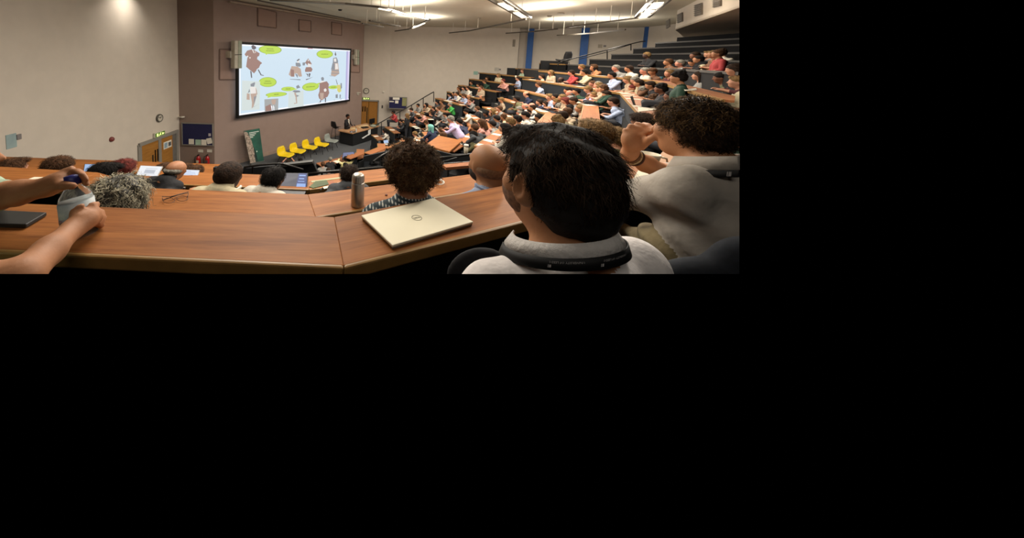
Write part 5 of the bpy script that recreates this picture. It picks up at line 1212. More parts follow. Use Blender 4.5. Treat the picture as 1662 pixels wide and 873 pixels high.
POLO = mat('white_polo_shirt', 'e8e2df', .9, var=.03, scale=20, bump=.3, bscale=25)
SK1 = skinm('skin_foreground', 'b8815a')
man = world_person(f, hc - .36, hc + (.34, .3, .2), .0052, [SK1, POLO], 'dark-haired man in white polo shirt with black lanyard, foreground', hc)
cut_mesh(man, NDOWN)
fh = SDF(); fh.ell(T_(0, -.016, .026), (.093, .113, .09), 0, .02); fh.ell(T_(.0, -.05, -.035), (.082, .072, .062), 0, .03); fh.ell(T_(.01, .055, .07), (.06, .05, .03), 0, .03)
fh.cut(T_(0, .12, -.055), (.12, .1, .095), .01); fh.cut(T_(0, .04, -.1), (.125, .082, .088), .012); fh.cut(T_(-.092, .0, -.02), (.035, .036, .045), .01); fh.cut(T_(.092, .0, -.02), (.035, .036, .045), .01); fh.cut(T_(0, -.05, -.14), (.14, .13, .045), .01)
HB = mat('hair_foreground_under', '17110d', .8, var=.3, scale=40)
hb = sdf_obj('hair', fh, hc - .19, hc + .19, .005, [HB], man, lambda P: vnoise(P, 75, 11) * .006 + vnoise(P, 170, 12) * .002)
lf_ = lambda P: np.clip((P[:, 2] - hc[2] + .075) / .13, .22, 1.0)
bk = rotz(yaw) @ arr((0, -.5, 0))
strands('hair_locks', hb, mat('hair_lock_dark', '281e16', .9, var=.4, scale=60, spec=.08), hb, 6500, .04, .0026, T_(.01, .0, .125), 8, .003, .05, .06, lenf=lf_, back=bk)
strands('hair_locks', hb, mat('hair_lock_brown', '382c22', .9, var=.3, scale=60, spec=.08), hb, 1300, .042, .0024, T_(.01, .0, .125), 9, .003, .06, .04, keep=lambda P: P[:, 2] > hc[2] + .01, lenf=lf_, back=bk)
strands('stray_hairs', hb, _M['hair_lock_dark'], hb, 70, .035, .0013, T_(.01, -.02, .125), 10, .006, .5, .1, lenf=lf_)
fb_ = SDF(); fb_.ell(T_(0, .03, -.055), (.0655, .078, .058), 0, .02, M); fb_.cut(T_(0, .05, .02), (.12, .14, .045), .012); fb_.cut(T_(0, -.09, -.05), (.12, .08, .1), .02)
sdf_obj('beard', fb_, hc - .15, hc + .15, .005, [mat('beard_stubble', '6e4c36', .8, var=.35, scale=90)], man, lambda P: vnoise(P, 200, 3) * .001)
# polo collar: a turned down band round the neck
def band(cen, rx, ry, z0, z1, a0, a1, flare, th, name, m, parent, tilt=(0, 0), n=48):
    V = []; Fc = []
    for i in range(n + 1):
        a = a0 + (a1 - a0) * i / n
        for (z, fl) in ((z1, 0), (z0, flare)):
            x = (rx + fl) * math.cos(a); y = (ry + fl) * math.sin(a); V.append(cen(x, y, z + tilt[0] * x + tilt[1] * y))
    for i in range(n): Fc.append((2 * i, 2 * i + 1, 2 * i + 3, 2 * i + 2))
    o = mobj(name, V, Fc, m, parent, smooth=True); s_ = o.modifiers.new('solid', 'SOLIDIFY'); s_.thickness = th; s_.offset = 0; return o
CT = lambda x, y, z: Lf(hc, R(8))(x - .008, y - .045, z)
band(CT, .090, .072, -.114, -.091, R(140), R(400), .014, .004, 'polo_collar', mat('polo_collar_knit', 'cdc8c3', .9, var=.03, bump=.2, bscale=90), man, (.10, -.36))
LBK = mat('lanyard_black', '0b0b0c', .7, var=.1); LWH = mat('lanyard_white_print', 'cfc9c6', .7, var=.02)
band(CT, .107, .089, -.1315, -.1115, R(150), R(392), .006, .002, 'lanyard', LBK, man, (.10, -.36))
def ring_text(body, cen, rx, ry, z, a_mid, h, parent, tilt, flip=True):
    cu = bpy.data.curves.new('lettering', 'FONT'); cu.body = body; cu.size = h; cu.align_x = 'CENTER'; cu.resolution_u = 1
    t = bpy.data.objects.new('lettering_source', cu); C.objects.link(t); dg = bpy.context.evaluated_depsgraph_get(); me = bpy.data.meshes.new_from_object(t.evaluated_get(dg)); bpy.data.objects.remove(t)
    for v in me.vertices:
        u, w = v.co.x, v.co.y
        if flip: u, w = -u, -w
        a = a_mid + u / rx; x = rx * math.cos(a); y = ry * math.sin(a)
        v.co = Vector(cen(x, y, z + w + tilt[0] * x + tilt[1] * y))
    o = bpy.data.objects.new('lettering', me); C.objects.link(o); me.materials.append(LWH); o.parent = parent; return o
def ring_logo(cen, rx, ry, z, a_mid, s, parent, tilt):
    def q(u, w): a = a_mid + u / rx; x = rx * math.cos(a); y = ry * math.sin(a); return cen(x, y, z + w + tilt[0] * x + tilt[1] * y)
    m = MB()
    for pts in (((-.5, -1), (-.2, -1), (-.2, 1), (-.5, 1)), ((.0, -1), (.75, -1), (.75, .95), (.0, .95)), ((-.5, -1), (.75, -1), (.75, -.75), (-.5, -.75))):
        v = [q(a * s, b * s) for a, b in pts]; m.add(v, [(0, 1, 2, 3)])
    o = m.build('logo', LWH, parent); return o
for am in (R(238), R(281)):
    ring_text('UNIVERSITY OF LEEDS', CT, .1115, .0935, -.1155, am, .0054, man, (.10, -.36))
    ring_logo(CT, .1125, .0945, -.1255, am + R(-13.5 if am < R(250) else -15), .0040, man, (.10, -.36))
for q in list(man.children):
    if q.name.startswith(('lanyard', 'polo')): cut_mesh(q, NDOWN)

# --- man in grey shirt at the right, hand at his mouth
hY = 1.08; hc = arr(ony(1120, 206, hY)); yaw = R(14); T_ = Lf(hc, yaw); M = rotz(yaw) @ rotx(-.05)
def W(x, y, Y): return arr(ony(x, y, Y))
f = SDF(); head_sdf(f, hc, M)
f.cap(T_(0, -.03, -.05), T_(0, -.07, -.125), .06, .066, 0, .03)
for s in (-1, 1): f.cap(T_(0, -.09, -.16), T_(s * .16, -.09, -.18), .062, .065, 1, .05)
f.ell(T_(0, -.11, -.335), (.185, .115, .19), 1, .07); f.ell(T_(.0, -.13, -.5), (.165, .115, .16), 1, .07)
e1 = W(1004, 318, 1.2); f.cap(T_(-.17, -.08, -.2), e1, .068, .062, 1, .04)                       # near upper arm in its sleeve
f.cap(e1, W(985, 300, 1.35), .045, .035, 0, .02)
e2 = W(1082, 286, 1.3); wr = W(1022, 251, 1.27); f.cap(T_(.16, -.06, -.2), e2, .062, .056, 1, .04)
f.cap(e2, e2 * .45 + wr * .55, .046, .038, 0, .02); f.cap(e2 * .45 + wr * .55, wr, .038, .029, 0, .02)
hd = W(1027, 226, 1.24); f.cap(wr, hd, .028, .03, 0, .02); f.ell(hd, (.042, .032, .045), 0, .02)
kn = [(1016, 212), (1024, 205), (1035, 202), (1046, 203)]; tips = [(1046, 222), (1052, 217), (1058, 213), (1063, 210)]
for (a, b) in zip(kn, tips):
    A_ = W(*a, 1.25); B_ = W(*b, 1.2); f.cap(hd * .35 + A_ * .65, A_, .013, .012, 0, .006); f.cap(A_, A_ * .45 + B_ * .55 + arr((0, .01, .006)), .012, .011, 0, .004); f.cap(A_ * .45 + B_ * .55 + arr((0, .01, .006)), B_, .0105, .009, 0, .004)
f.cap(W(1040, 238, 1.23), W(1055, 226, 1.17), .016, .013, 0, .008); f.cap(W(1055, 226, 1.17), W(1074, 213, 1.13), .012, .010, 0, .006)
hp_ = T_(0, -.1, -.62)
f.cap(hp_, W(1090, 400, 1.02), .09, .075, 2, .04); f.cap(T_(.08, -.05, -.62), T_(.1, .3, -.6), .085, .06, 2, .04)
f.cap(W(1092, 398, 1.0), W(1045, 388, 1.25), .07, .055, 2, .03)
GS = mat('grey_cotton_shirt', 'b9b1a6', .9, var=.04, scale=12, bump=.35, bscale=16)
KH = mat('khaki_trousers', '8a7c5c', .9, var=.08, bump=.2)
fold = lambda P: .009 * np.sin((P[:, 2] * 60 + P[:, 0] * 38 - P[:, 1] * 20) + 2 * np.sin(P[:, 0] * 14 + P[:, 2] * 9)) * np.clip((hc[2] - .18 - P[:, 2]) * 12, 0, 1) * np.clip((P[:, 0] - .7) * 8, .3, 1)
rm = world_person(f, hc + (-.45, -.35, -.78), hc + (.35, .42, .2), .0078, [skinm('skin_right', 'c08860'), GS, KH], 'man in grey shirt with hand at mouth, right foreground', hc, noise=fold)
fh = SDF(); fh.ell(T_(0, -.014, .028), (.092, .11, .082), 0, .02); fh.ell(T_(0, -.055, -.015), (.082, .07, .06), 0, .03)
fh.cut(T_(0, .13, -.055), (.11, .1, .1), .01); fh.cut(T_(0, .045, -.1), (.125, .086, .09), .012)
rh = sdf_obj('hair', fh, hc - .2, hc + .2, .006, [mat('hair_right_under', '1d130d', .6, var=.3, scale=40)], rm, lambda P: vnoise(P, 90, 14) * .007)
strands('hair_curls', rh, mat('curl_dark', '33261a', .9, var=.35, scale=60, spec=.12), rh, 2600, .028, .004, T_(0, -.01, .13), 12, .007, .22, .05)
strands('hair_curls', rh, mat('curl_mid', '544029', .9, var=.3, scale=60, spec=.12), rh, 900, .035, .0038, T_(0, -.01, .13), 13, .007, .3, .05, keep=lambda P: P[:, 2] > hc[2] + .02)
CT2 = lambda x, y, z: T_(x, y - .07, z)
band(CT2, .092, .092, -.128, -.084, R(130), R(400), .018, .004, 'shirt_collar', GS, rm, (.0, -.34))
band(CT2, .120, .120, -.150, -.128, R(180), R(330), .012, .002, 'lanyard', LBK, rm, (.0, -.34))
for am in (R(222), R(262)): ring_logo(CT2, .133, .133, -.139, am, .0075, rm, (0, -.34))
SB = W(1060, 250, 1)
for k, (x, y, rr, c) in enumerate(((1018, 243, .034, 'bead_brown'), (1020, 248, .0345, 'bead_pale'), (1023, 254, .035, 'cord_brown'))):
    ax_ = Vector(wr - e2).normalized(); o1 = ax_.orthogonal().normalized(); o2 = ax_.cross(o1); cb = Vector(wr) - ax_ * (.006 + .013 * k)
    b = MB().tube([cb + (o1 * math.cos(t) + o2 * math.sin(t)) * rr for t in np.linspace(0, 2 * math.pi, 24, endpoint=False)], .0042, 6, closed=True).build('bracelet', mat(c, {'bead_brown': '6a4a2c', 'bead_pale': 'b8a27c', 'cord_brown': '4a2e1a'}[c], .5, var=.3, scale=200), None, True)
    tag(b, ['brown bead bracelet on right man wrist, nearest the hand', 'pale bead bracelet on right man wrist, middle one', 'brown cord bracelet on right man wrist, nearest the elbow'][k], 'bracelet')
for q in [rm] + [c for c in rm.children_recursive]:
    cut_mesh(q, NRIGHT); cut_mesh(q, NDOWN)

# --- person at the left edge opening a water bottle
f = SDF()
hcL = W(-58, 258, 1.28); ML = rotz(R(-25)); head_sdf(f, hcL, ML)
sR = W(-30, 312, 1.08); f.cap(hcL + arr((0, -.03, -.06)), hcL + arr((0, -.08, -.17)), .056, .06, 0, .03)
f.cap(hcL + arr((-.12, -.1, -.2)), sR, .07, .06, 1, .05); f.ell(hcL + arr((-.08, -.1, -.42)), (.19, .14, .25), 1, .06)
f.cap(sR, W(-6, 318, .96), .058, .052, 1, .03)
w1_ = W(78, 303, .97); f.cap(W(-6, 318, .96), W(30, 313, .96), .044, .04, 0, .02); f.cap(W(30, 313, .96), w1_, .04, .03, 0, .02)
p1_ = W(98, 296, .97); f.cap(w1_, p1_, .03, .03, 0, .02); f.ell(W(97, 292, .98), (.034, .04, .026), 0, .02)
for a, b, c in (((108, 281), (124, 278), (134, 284)), ((112, 284), (131, 281), (140, 291)), ((114, 290), (133, 289), (141, 299))):
    A_, B_, C_ = W(*a, 1.0), W(*b, .99), W(*c, .955); f.cap(p1_ * .5 + A_ * .5, A_, .014, .0125, 0, .008); f.cap(A_, B_, .012, .011, 0, .004); f.cap(B_, C_, .0105, .009, 0, .004)
f.cap(W(95, 300, .95), W(106, 301, .93), .017, .014, 0, .01); f.cap(W(106, 301, .93), W(119, 302, .92), .0135, .011, 0, .005)
f.cap(W(104, 279, .99), W(116, 274, 1.0), .013, .011, 0, .006)
# other arm, coming up from below
sl = W(-60, 470, .62); f.cap(hcL + arr((-.05, -.16, -.24)), sl, .06, .05, 1, .04)
el = W(30, 452, .66); f.cap(sl, el, .05, .043, 0, .03); w2_ = W(118, 372, .86); f.cap(el, el * .5 + w2_ * .5, .043, .036, 0, .02); f.cap(el * .5 + w2_ * .5, w2_, .036, .028, 0, .02)
p2_ = W(136, 358, .9); f.cap(w2_, p2_, .029, .03, 0, .02); f.ell(W(138, 356, .9), (.033, .035, .03), 0, .02)
for a, b, c in (((150, 334), (156, 332), (148, 334)), ((157, 343), (164, 345), (152, 343)), ((160, 352), (167, 354), (155, 353)), ((158, 362), (164, 365), (152, 366))):
    A_, B_, C_ = W(*a, .93), W(*b, .96), W(*c, .99); f.cap(p2_ * .5 + A_ * .5, A_, .0135, .012, 0, .006); f.cap(A_, B_, .0115, .011, 0, .004); f.cap(B_, C_, .0105, .009, 0, .004)
f.cap(W(128, 352, .88), W(120, 345, .89), .014, .012, 0, .008); f.cap(W(120, 345, .89), W(132, 334, .9), .012, .0095, 0, .004)
lo = arr((-2.0, .35, 4.2)); hi = arr((-.55, 1.5, 5.2))
lp_ = world_person(f, lo, hi, .0085, [skinm('skin_left', 'a5714d'), cloth('pale green')], 'person at left edge twisting open a water bottle', hcL)
cut_mesh(lp_, NDOWN)
fh = SDF(); fh.ell(hcL + arr((0, -.02, .035)), (.09, .108, .092), 0, .02); fh.ell(hcL + arr((0, -.05, -.01)), (.085, .08, .08), 0, .03); fh.cut(hcL + ML @ arr((0, .13, -.06)), (.1, .1, .1), .012); fh.cut(hcL + ML @ arr((0, .05, -.1)), (.12, .085, .095), .012)
sdf_obj('hair', fh, hcL - .2, hcL + .2, .009, [HAIRM[0]], lp_)
# bottle held in both hands
top_ = Vector(W(117, 284, .955)); bot_ = Vector(W(134, 392, .94)); ax_ = (top_ - bot_); L_ = ax_.length; Mq = ax_.to_track_quat('Z', 'Y').to_matrix().to_4x4()
PET = mat('clear_bottle_plastic', 'e8ecec', .08, trans=.92, ior=1.15, var=.01)
bt = MB().lathe([(0, .004), (.034, 0), (.042, .008), (.045, .03), (.041, .045), (.046, .06), (.044, L_ * .62), (.04, L_ * .7), (.026, L_ * .8), (.0175, L_ * .84), (.0175, L_ * .9)], (0, 0, 0), 28, M=Mq).build('water_bottle', PET, None, True)
bt.location = bot_; tag(bt, 'clear crumpled water bottle with blue cap held in both hands', 'bottle')
MB().lathe([(0, L_), (.021, L_ * .995), (.022, L_ * .89), (.021, L_ * .86)], (0, 0, 0), 20, M=Mq).build('bottle_cap', mat('cap_blue', '2c2f78', .4), bt, True)
MB().lathe([(.0465, L_ * .3), (.0455, L_ * .62)], (0, 0, 0), 28, M=Mq).build('bottle_label', mat('label_paper', '9dabb2', .5, col2='c4c6c4', scale=40), bt, True)
MB().lathe([(.0469, L_ * .36), (.0466, L_ * .42)], (0, 0, 0), 28, M=Mq).build('label_band', mat('label_red', '8f5460', .5, col2='9dabb2', scale=60), bt, True)

# ------------------------------------------------------------------ things on the near desks
def slab(name, pts, z, th, m, lab, cat, bev=.003, parent=None):
    P = [onz(x, y, z) for x, y in pts]; o = MB().prism([(p.x, p.y) for p in P], z - th, z).build(name, m, parent, bevel=bev)
    if lab: tag(o, lab, cat)
    return o
LZ = zA + .017
lpt = [(586, 349), (704, 321), (768.5, 359.5), (637, 398)]
lt = slab('laptop', lpt, LZ, .009, mat('champagne_aluminium', 'eee6ca', .5, 0, var=.01), 'closed pale champagne laptop with round logo on foreground desk', 'laptop')
q = [onz(x, y, zA + .001) for x, y in lpt]; cQ = sum(q, Vector()) / 4
P2 = [onz(x, y, LZ) for x, y in lpt]; cP = sum(P2, Vector()) / 4
MB().prism([tuple((cP + (p - cP) * .985)[:2]) for p in P2], zA + .0012, LZ - .0088).build('laptop_base', mat('silver_edge', '8f8b82', .35, .6), lt, bevel=.002)
lc = onz(676.5, 353.5, LZ); ux = (P2[1] - P2[0]).normalized(); uy = (P2[0] - P2[3]).normalized()
LOGO = mat('logo_grey', '6f6a58', .4, .3)
rg = MB(); K = 28
o_ = [lc + (ux * math.cos(t) + uy * math.sin(t)) * .0188 + Vector((0, 0, .0006)) for t in np.linspace(0, 2 * math.pi, K, endpoint=False)]
i_ = [lc + (ux * math.cos(t) + uy * math.sin(t)) * .0168 + Vector((0, 0, .0006)) for t in np.linspace(0, 2 * math.pi, K, endpoint=False)]
rg.add(o_ + i_, [(j, (j + 1) % K, K + (j + 1) % K, K + j) for j in range(K)]); rg.build('logo_ring', LOGO, lt)
cu = bpy.data.curves.new('logo_letters', 'FONT'); cu.body = 'DELL'; cu.size = .0125; cu.align_x = 'CENTER'; cu.align_y = 'CENTER'; cu.extrude = .0002
t = bpy.data.objects.new('logo_source', cu); C.objects.link(t); me = bpy.data.meshes.new_from_object(t.evaluated_get(bpy.context.evaluated_depsgraph_get())); bpy.data.objects.remove(t)
for v in me.vertices: v.co = lc + ux * v.co.x + uy * v.co.y * 1.0 + Vector((0, 0, .0008))
me.materials.append(LOGO); lo_ = bpy.data.objects.new('logo_letters', me); C.objects.link(lo_); lo_.parent = lt
# steel flask
fp = onz(580, 333, zB); ht = ony(581, 281, fp.y).z - zB; r0 = .04
fl = MB().lathe([(0, 0), (r0, 0), (r0 * 1.02, .004), (r0 * 1.02, ht * .70), (r0 * .97, ht * .735)], n=32).build('steel_flask', STEEL, None, True); fl.location = fp; tag(fl, 'brushed steel flask with ribbed cap on the second desk', 'flask')
V = []; n = 72; prof = [(r0 * .985, .745), (r0 * .985, .87), (r0 * .93, .93), (r0 * .78, .97), (r0 * .5, .992), (.0001, 1.0)]
for r_, z_ in prof:
    for j in range(n):
        a = 2 * math.pi * j / n; g = 1 - .05 * (1 - abs(math.cos(a * 9))) * (1 if z_ < .98 else .3); V.append((r_ * g * math.cos(a), r_ * g * math.sin(a), z_ * ht))
mobj('flask_cap', V, [(k * n + j, k * n + (j + 1) % n, (k + 1) * n + (j + 1) % n, (k + 1) * n + j) for k in range(len(prof) - 1) for j in range(n)], STEEL, fl, smooth=True)
MB().lathe([(r0 * .95, ht * .735), (r0 * .95, ht * .745)], n=32).build('cap_gap', BLACKPL, fl)
# dark notebook on the left
nb2 = slab('notebook', [(-30, 339), (76, 344), (42, 364), (-36, 362)], zA + .016, .014, mat('dark_notebook_cover', '22201f', .55, var=.1), 'dark covered notebook on foreground desk at left edge', 'notebook')
slab('notebook_pages', [(-28, 342), (74.5, 346), (41.5, 365.5), (-34, 364)], zA + .012, .009, mat('page_edge', '5f6a5c', .8), None, None, 0, nb2)
# spectacles
g = MB(); z_ = zB + .012
def gz(x, y, dz=0): return onz(x, y, z_ + dz)
for cx_, cy_, rx, ry in ((274, 325.5, 9.5, 4.2), (295.5, 322, 9, 4.4)):
    g.tube([gz(cx_ + rx * math.cos(t), cy_ + ry * math.sin(t)) for t in np.linspace(0, 2 * math.pi, 18, endpoint=False)], .0014, 5, closed=True)
g.tube([gz(283, 321.5), gz(286, 320.5), gz(288, 320.5)], .0016, 5)
gl = g.build('spectacles', mat('spectacle_frame', '2a1816', .35), None, True); tag(gl, 'dark folded spectacles lying on the second desk', 'glasses')
for pts in ([(264, 324), (263, 319), (276, 319.5), (306, 311)], [(304, 320), (306, 313), (290, 316), (264, 325)]):
    MB().tube([gz(x, y, .006) for x, y in pts], .0022, 6).build('temple', _M['spectacle_frame'], gl, True)
# laptops on the third desk
def open_laptop(scr_px, Yb, Yt, base_px, m, lab, extra=None, bezel='1c1c20'):
    tl, tr, br, bl = scr_px
    P = [ony(*tl, Yt), ony(*tr, Yt), ony(*br, Yb), ony(*bl, Yb)]; n = (P[1] - P[0]).cross(P[3] - P[0]).normalized()
    if n.dot(P[0] - Vector((0, 0, CAMZ))) > 0: n = -n
    r = empty('open_laptop', (P[2] + P[3]) / 2, label=lab, cat='laptop', group='open laptops of the audience')
    def c(o): o.parent = r; o.matrix_parent_inverse = Matrix.Translation(-r.location); return o
    cen = sum(P, Vector()) / 4; big = [cen + (p - cen) * 1.07 for p in P]
    c(MB().plate([p - n * .008 for p in big], n, .007).build('lid', mat('laptop_lid_' + bezel, bezel, .5)))
    c(MB().plate(P, n, .001).build('display', m))
    if extra: extra(P, n, c)
    w = P[2] - P[3]; bk = Vector((w.y, -w.x, 0)).normalized() * .2
    if bk.y > 0: bk = -bk
    z0 = min(big[2].z, big[3].z); q = [big[3], big[2], big[2] + bk, big[3] + bk]
    c(MB().prism([(p.x, p.y) for p in q], z0 - .012, z0).build('keyboard_base', mat('laptop_lid_' + bezel, bezel)))
    return r
def lines(m, rows, x0=.1, x1=.9):
    def ex(P, n, c):
        b = MB()
        for (u0, v0, u1, v1) in rows:
            def pt(u, v): return P[0].lerp(P[1], u).lerp(P[3].lerp(P[2], u), v) + n * .0015
            b.plate([pt(u0, v0), pt(u1, v0), pt(u1, v1), pt(u0, v1)], n, .0008)
        c(b.build('screen_content', m))
    return ex
GSC = glow('screen_content_blue', '6f92c4', .9); GSD = glow('screen_content_navy', '2c4c9c', .8)
open_laptop([(138, 266.5), (168, 267), (163.5, 284.5), (135, 284)], 2.93, 3.05, None, glow('screen_pale_blue', 'a9c3ea', .95), 'open laptop with pale blue screen left of the black hood', lines(GSC, [(.15, .35, .45, .9), (.5, .4, .62, .55), (.5, .62, .8, .8)]))
open_laptop([(229, 269), (263, 270.5), (254.5, 286), (221.5, 284)], 2.93, 3.05, None, glow('screen_white', 'eef0f4', 1.0), 'large white screened laptop behind the grey curly hair', lines(glow('screen_text_grey', 'c3c8d2', .95), [(.3, .25, .85, .3), (.3, .4, .8, .75), (.12, .8, .85, .84)]), 'a9a7a2')
open_laptop([(299, 275.5), (323, 276.5), (319, 290), (294, 288)], 2.95, 3.05, None, glow('screen_white_blue', 'dfe7f6', 1.0), 'small white screened laptop of the bald man', lines(glow('screen_text_blue', 'a9bbdf', .95), [(.1, .15, .5, .2), (.12, .3, .8, .34), (.12, .45, .85, .49), (.12, .6, .7, .64)]), 'a9a7a2')
def half(P, n, c):
    def pt(u, v): return P[0].lerp(P[1], u).lerp(P[3].lerp(P[2], u), v) + n * .0015
    c(MB().plate([pt(.64, 0), pt(1, 0), pt(1, 1), pt(.64, 1)], n, .0008).build('screen_content', glow('screen_navy', '23428c', .8)))
    b = MB()
    for (u0, v0, u1, v1) in ((.68, .12, .95, .2), (.7, .35, .9, .42), (.68, .55, .92, .6), (.66, .72, .97, .95)): b.plate([pt(u0, v0) + n * .001, pt(u1, v0) + n * .001, pt(u1, v1) + n * .001, pt(u0, v1) + n * .001], n, .0006)
    c(b.build('screen_content', glow('screen_highlight', '8fb2ee', .9)))
open_laptop([(461, 281), (498.5, 281.5), (497, 305), (449, 303.5)], 2.8, 2.92, None, glow('screen_dark_slate', '474c66', .55), 'large dark screened laptop with bright blue strip', half)
open_laptop([(622.5, 228), (629.5, 227), (630.5, 231.5), (623.5, 232.5)], 13.5, 13.7, None, glow('screen_pale_blue', 'a9c3ea'), 'tiny bright laptop on the front bench', None, 'a9a7a2')
open_laptop([(557, 248), (574, 246.5), (576, 254), (556, 256)], 12.8, 13.1, None, glow('screen_grey_lilac', '8a92b8', .7), 'pale lilac screened laptop on front bench by raised phone')
# papers, cups and small things
def loose(pts, z, m, lab, cat='paper', th=.003, name='paper_sheet'): return slab(name, pts, z + th, th, m, lab, cat, 0)
CREAMP = mat('cream_sheet', 'd8cfb8', .85, var=.02)
loose([(12, 302), (56, 287), (74, 287.5), (81, 291.5), (70, 297.5), (36, 303.5)], zB, CREAMP, 'cream papers on second desk beyond the outstretched arm')
loose([(524, 303), (537, 300.5), (539, 303), (526, 306.5)], zCr, CREAMP, 'small white paper on third desk left of flask')
loose([(536, 299), (552, 295.5), (560, 301.5), (543, 306)], zCr, CREAMP, 'white paper sheet on third desk beside the flask')
loose([(502, 303), (512, 294), (530, 292), (534, 299), (508, 305)], zCr, mat('green_folder', '44512f', .7, var=.2), 'dark green folder on third desk right of laptop', 'folder', .006, 'folder')
loose([(530, 300), (538, 293.5), (543, 296.5), (534, 301.5)], zCr, mat('orange_card', '8f4f30', .7, var=.2), 'orange brown card beside the green folder', 'card')
loose([(505, 293.5), (554, 287), (556, 289), (506, 296)], zCr, mat('pale_board', '9c9a78', .7), 'long pale ruler-like strip at the back of third desk', 'strip')
MB().tube([onz(520, 309, zB + .006), onz(523.5, 304.5, zB + .006)], .004, 6).build('pen', BLACKPL); tag(bpy.data.objects['pen'], 'dark pen near far edge of second desk', 'pen')
o = MB().lathe([(0, .0), (.009, .001), (.008, .006), (0, .008)], n=9).build('wrapper_crumb', mat('crumb_brown', '5a2416', .6)); o.location = onz(627, 317, zB); tag(o, 'tiny brown crumb on second desk left of curly head', 'crumb')
ear = MB(); c0_ = onz(716, 295, zB + .02)
ear.tube([onz(707 + 12 * (i / 11) , 297 - 8 * math.sin(math.pi * i / 11), zB + .012) for i in range(12)], .004, 6); ear.tube([onz(714 + 7 * math.cos(t), 296 + 3.6 * math.sin(t), zB + .02) for t in np.linspace(0, 6.28, 14, endpoint=False)], .004, 6, closed=True)
tag(ear.build('earphones', WHITEP, None, True), 'white looped earphones on second desk right of curly head', 'earphones')
def cup(x, y, z, r, h, m, lab, lid=None, handle=False, yy=None, s=1):
    p = onz(x, y, z) if yy is None else ony(x, y, yy)
    o = MB().lathe([(0, 0), (r * .72, 0), (r * .78, .004), (r, h), (r * .94, h), (r * .7, h * .12), (0, h * .1)], n=28).build('cup', m, None, True); o.location = p; tag(o, lab, 'cup')
    if lid: MB().lathe([(r * 1.06, h - .005), (r * 1.06, h + .01), (r * .9, h + .02), (0, h + .02)], n=24).build('cup_lid', lid, o, True)
    if handle: MB().tube([(r * .93, 0.005, h * .82), (r * 1.45, 0, h * .8), (r * 1.55, 0, h * .5), (r * 1.2, 0, h * .28), (r * .85, 0, h * .25)], .006, 8).build('cup_handle', m, o, True)
    return o
CHINA = mat('cream_china', 'd9cdb4', .25, var=.01)
c1 = cup(1053, 268, zA, .052, .075, CHINA, 'cream china cup with handle in front of grey shirted man', handle=True); c1.rotation_euler.z = R(-35)
loose([(1062, 262), (1078, 243), (1100, 256), (1094, 268)], zA + .02, mat('tan_card', 'b08a6e', .8, var=.05), 'tan card propped behind the cream china cup', 'card')
loose([(1024, 296), (1036, 276), (1062, 285), (1050, 300)], zA + .002, CREAMP, 'white paper under the grey shirted man forearm')
RED = mat('red_lid', 'a8322a', .4); CARD = mat('paper_cup', 'bdb39c', .6)
def far_cup(x, y, k_off, r, h, m, lab, lid=None):
    b = seat_hit(x, y - 8); p = b[1] - b[4] * .35; z = zrow(b[3]); o = cup(x, y, z, r, h, m, lab, lid); return o
far_cup(1164, 159, 0, .05, .11, CARD, 'paper cup with red lid on the large right desk', RED)
for x, y, lab, m in ((1076, 136, 'white paper cup beside the blond person in maroon', CARD), (1187, 95, 'white cup on the upper right desk edge', CARD), (976, 116, 'small white cup in the upper middle rows', CARD), (1073, 130, 'teal drinking bottle among the middle rows', mat('teal_bottle', '2f5a66', .4)), (837, 126, 'white cup on dark far wing desk', CARD), (756, 249, 'white water bottle on the side desk by bald man', CARD)):
    far_cup(x, y, 0, .04, .1, m, lab) if x != 756 else cup(x, y, 4.15 + .03, .03, .1, m, lab, WHITEP)
# papers and tablets scattered on the audience desks
PSH = mat('audience_paper', 'd0c8b6', .85, var=.02)
_pr = random.Random(9); pid = 0
WORDS = ['', 'second ', 'third ', 'fourth ', 'fifth ', 'sixth ', 'seventh ', 'eighth ']
for key, L in BYROW.items():
    cnt = 0
    for j, (b, x, y, top, hr, sk, pose, style) in enumerate(L):
        if _pr.random() > .42: continue
        n = b[4]; t = Vector((-n.y, n.x, 0)); c = b[1] - n * .44; z = zrow(b[3]) + .004; a = _pr.uniform(-.4, .4); m_ = Matrix.Rotation(a, 4, 'Z')
        c.z = z; o = MB().box((0, 0, 0), (.2, .28, .006), math.atan2(t.y, t.x)).build('paper_sheet', PSH); o.location = c + t * _pr.uniform(-.1, .1); o.rotation_euler.z = a
        tag(o, 'white paper before the %s person from left in %s row of the %s' % (ORD[j], ORD[b[3] - 1], b[2]), 'paper', 'papers on the audience desks')
# long white papers seen on the right middle desk, pen-like tablet
for pts, k, lab in (([(1035, 173), (1058, 171), (1066, 178), (1036, 181)], 10, 'white papers on tenth centre desk before dark-haired head'), ([(1110, 145), (1130, 143), (1131, 146), (1112, 147.5)], 11, 'white paper on the eleventh centre desk, far part')):
    loose(pts, zrow(k) + .004, PSH, lab)
open_laptop([(1023, 157), (1027, 156), (1033, 174), (1030, 175)], 5.9, 6.2, None, BLACKPL, 'dark open laptop seen edge-on in the middle rows')
open_laptop([(971.5, 125), (981, 126), (978.5, 133), (968.5, 132)], 10.6, 10.8, None, mat('grey_green_lid', '7d8371', .6), 'grey green laptop lid in the upper middle rows', None, '6c715f')
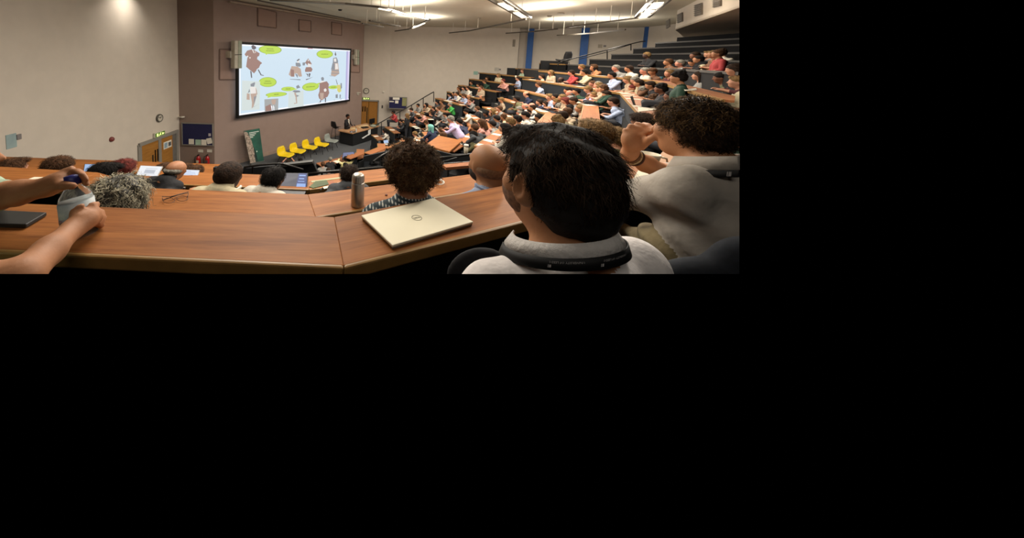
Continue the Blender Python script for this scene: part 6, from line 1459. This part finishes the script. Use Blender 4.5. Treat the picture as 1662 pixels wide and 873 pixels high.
# dark chair backs of the foreground
CHB = mat('foreground_chair_fabric', '1c1c1e', .95, var=.15, scale=60)
f = SDF(); c = W(782, 452, .78); f.ell(c, (.1, .03, .09), 0, .02)
o = sdf_obj('chair', f, c - .14, c + .14, .008, [CHB]); tag(o, 'dark rounded chair back left of white polo man', 'chair'); cut_mesh(o, NDOWN)
f = SDF(); c = W(1150, 470, .72); f.ell(c, (.17, .05, .085), 0, .02); f.ell(W(1210, 440, .72), (.1, .05, .09), 0, .02)
o = sdf_obj('chair', f, c - .25, c + .25, .01, [mat('navy_chair_fabric', '1b1f26', .95, var=.15, scale=60)]); tag(o, 'navy chair back behind the grey shirted man', 'chair'); cut_mesh(o, NDOWN); cut_mesh(o, NRIGHT)
# cream shoulder and head glimpsed at the right edge and between the foreground heads
sitter(964, 215, 2.3, R(10), 1.1, 'olive', 3, 0, 'folded', 'side', 'light brown-haired person just beyond the foreground head')
sitter(998, 222, 2.5, R(20), .9, 'olive', 3, 0, 'hunch', 'short', 'blond person hunched between the two foreground men')
sitter(1041, 196, 3.2, R(14), .95, 'dark grey', 1, 0, 'hunch', 'side', 'dark-haired head beyond the raised hand')
sitter(1128, 172, 2.6, R(16), .9, 'olive', 3, 0, 'back', 'short', 'blond head just behind the right man hair')
o = sitter(1186, 206, 1.9, R(20), 1.0, 'dark green', 2, 0, 'hunch', 'short', 'person in dark green partly behind right man, frame edge'); trim_person(o)
o = sitter(1212, 214, 1.75, R(16), 1.0, 'cream', 2, 0, 'folded', 'bald', 'cream sleeved shoulder at the right frame edge'); trim_person(o)
for q in [c for c in rowA.children] + [c for c in rowB.children]:
    if q.type == 'MESH': cut_mesh(q, NDOWN)

# the hall is modelled only as far as the photograph shows it
def _px(v):
    w_ = np.array([v.x, v.y, v.z - CAMZ]); c_ = w_[0] * _rt + w_[1] * _fw - w_[2] * _D
    return (1e5 if c_[2] < .05 else _CX + _F * c_[0] / c_[2], _CY + _F * c_[1] / c_[2] if c_[2] > .05 else 1e5)
bpy.context.view_layer.update()
for o in list(bpy.data.objects):
    if o.type != 'MESH' or False: continue
    P = [o.matrix_world @ Vector(c) for c in o.bound_box]; Q = [_px(p) for p in P]
    below = max(q[1] for q in Q) > 446; right = max(q[0] for q in Q) > 1202
    if not (below or right): continue
    if o.matrix_world.to_3x3().determinant() < 0: continue
    me = o.data.copy(); o.data = me; bm = bmesh.new(); bm.from_mesh(me); Mi = o.matrix_world.inverted(); Mt = o.matrix_world.to_3x3().transposed()
    for fl_, n in ((below, NDOWN), (right, NRIGHT)):
        if fl_:
            bmesh.ops.bisect_plane(bm, geom=bm.verts[:] + bm.edges[:] + bm.faces[:], plane_co=Mi @ Vector((0, 0, CAMZ)), plane_no=Mt @ n, clear_outer=True)
    left_ = len(bm.faces); bm.to_mesh(me); bm.free()
    if left_ == 0 and not o.children: bpy.data.objects.remove(o)
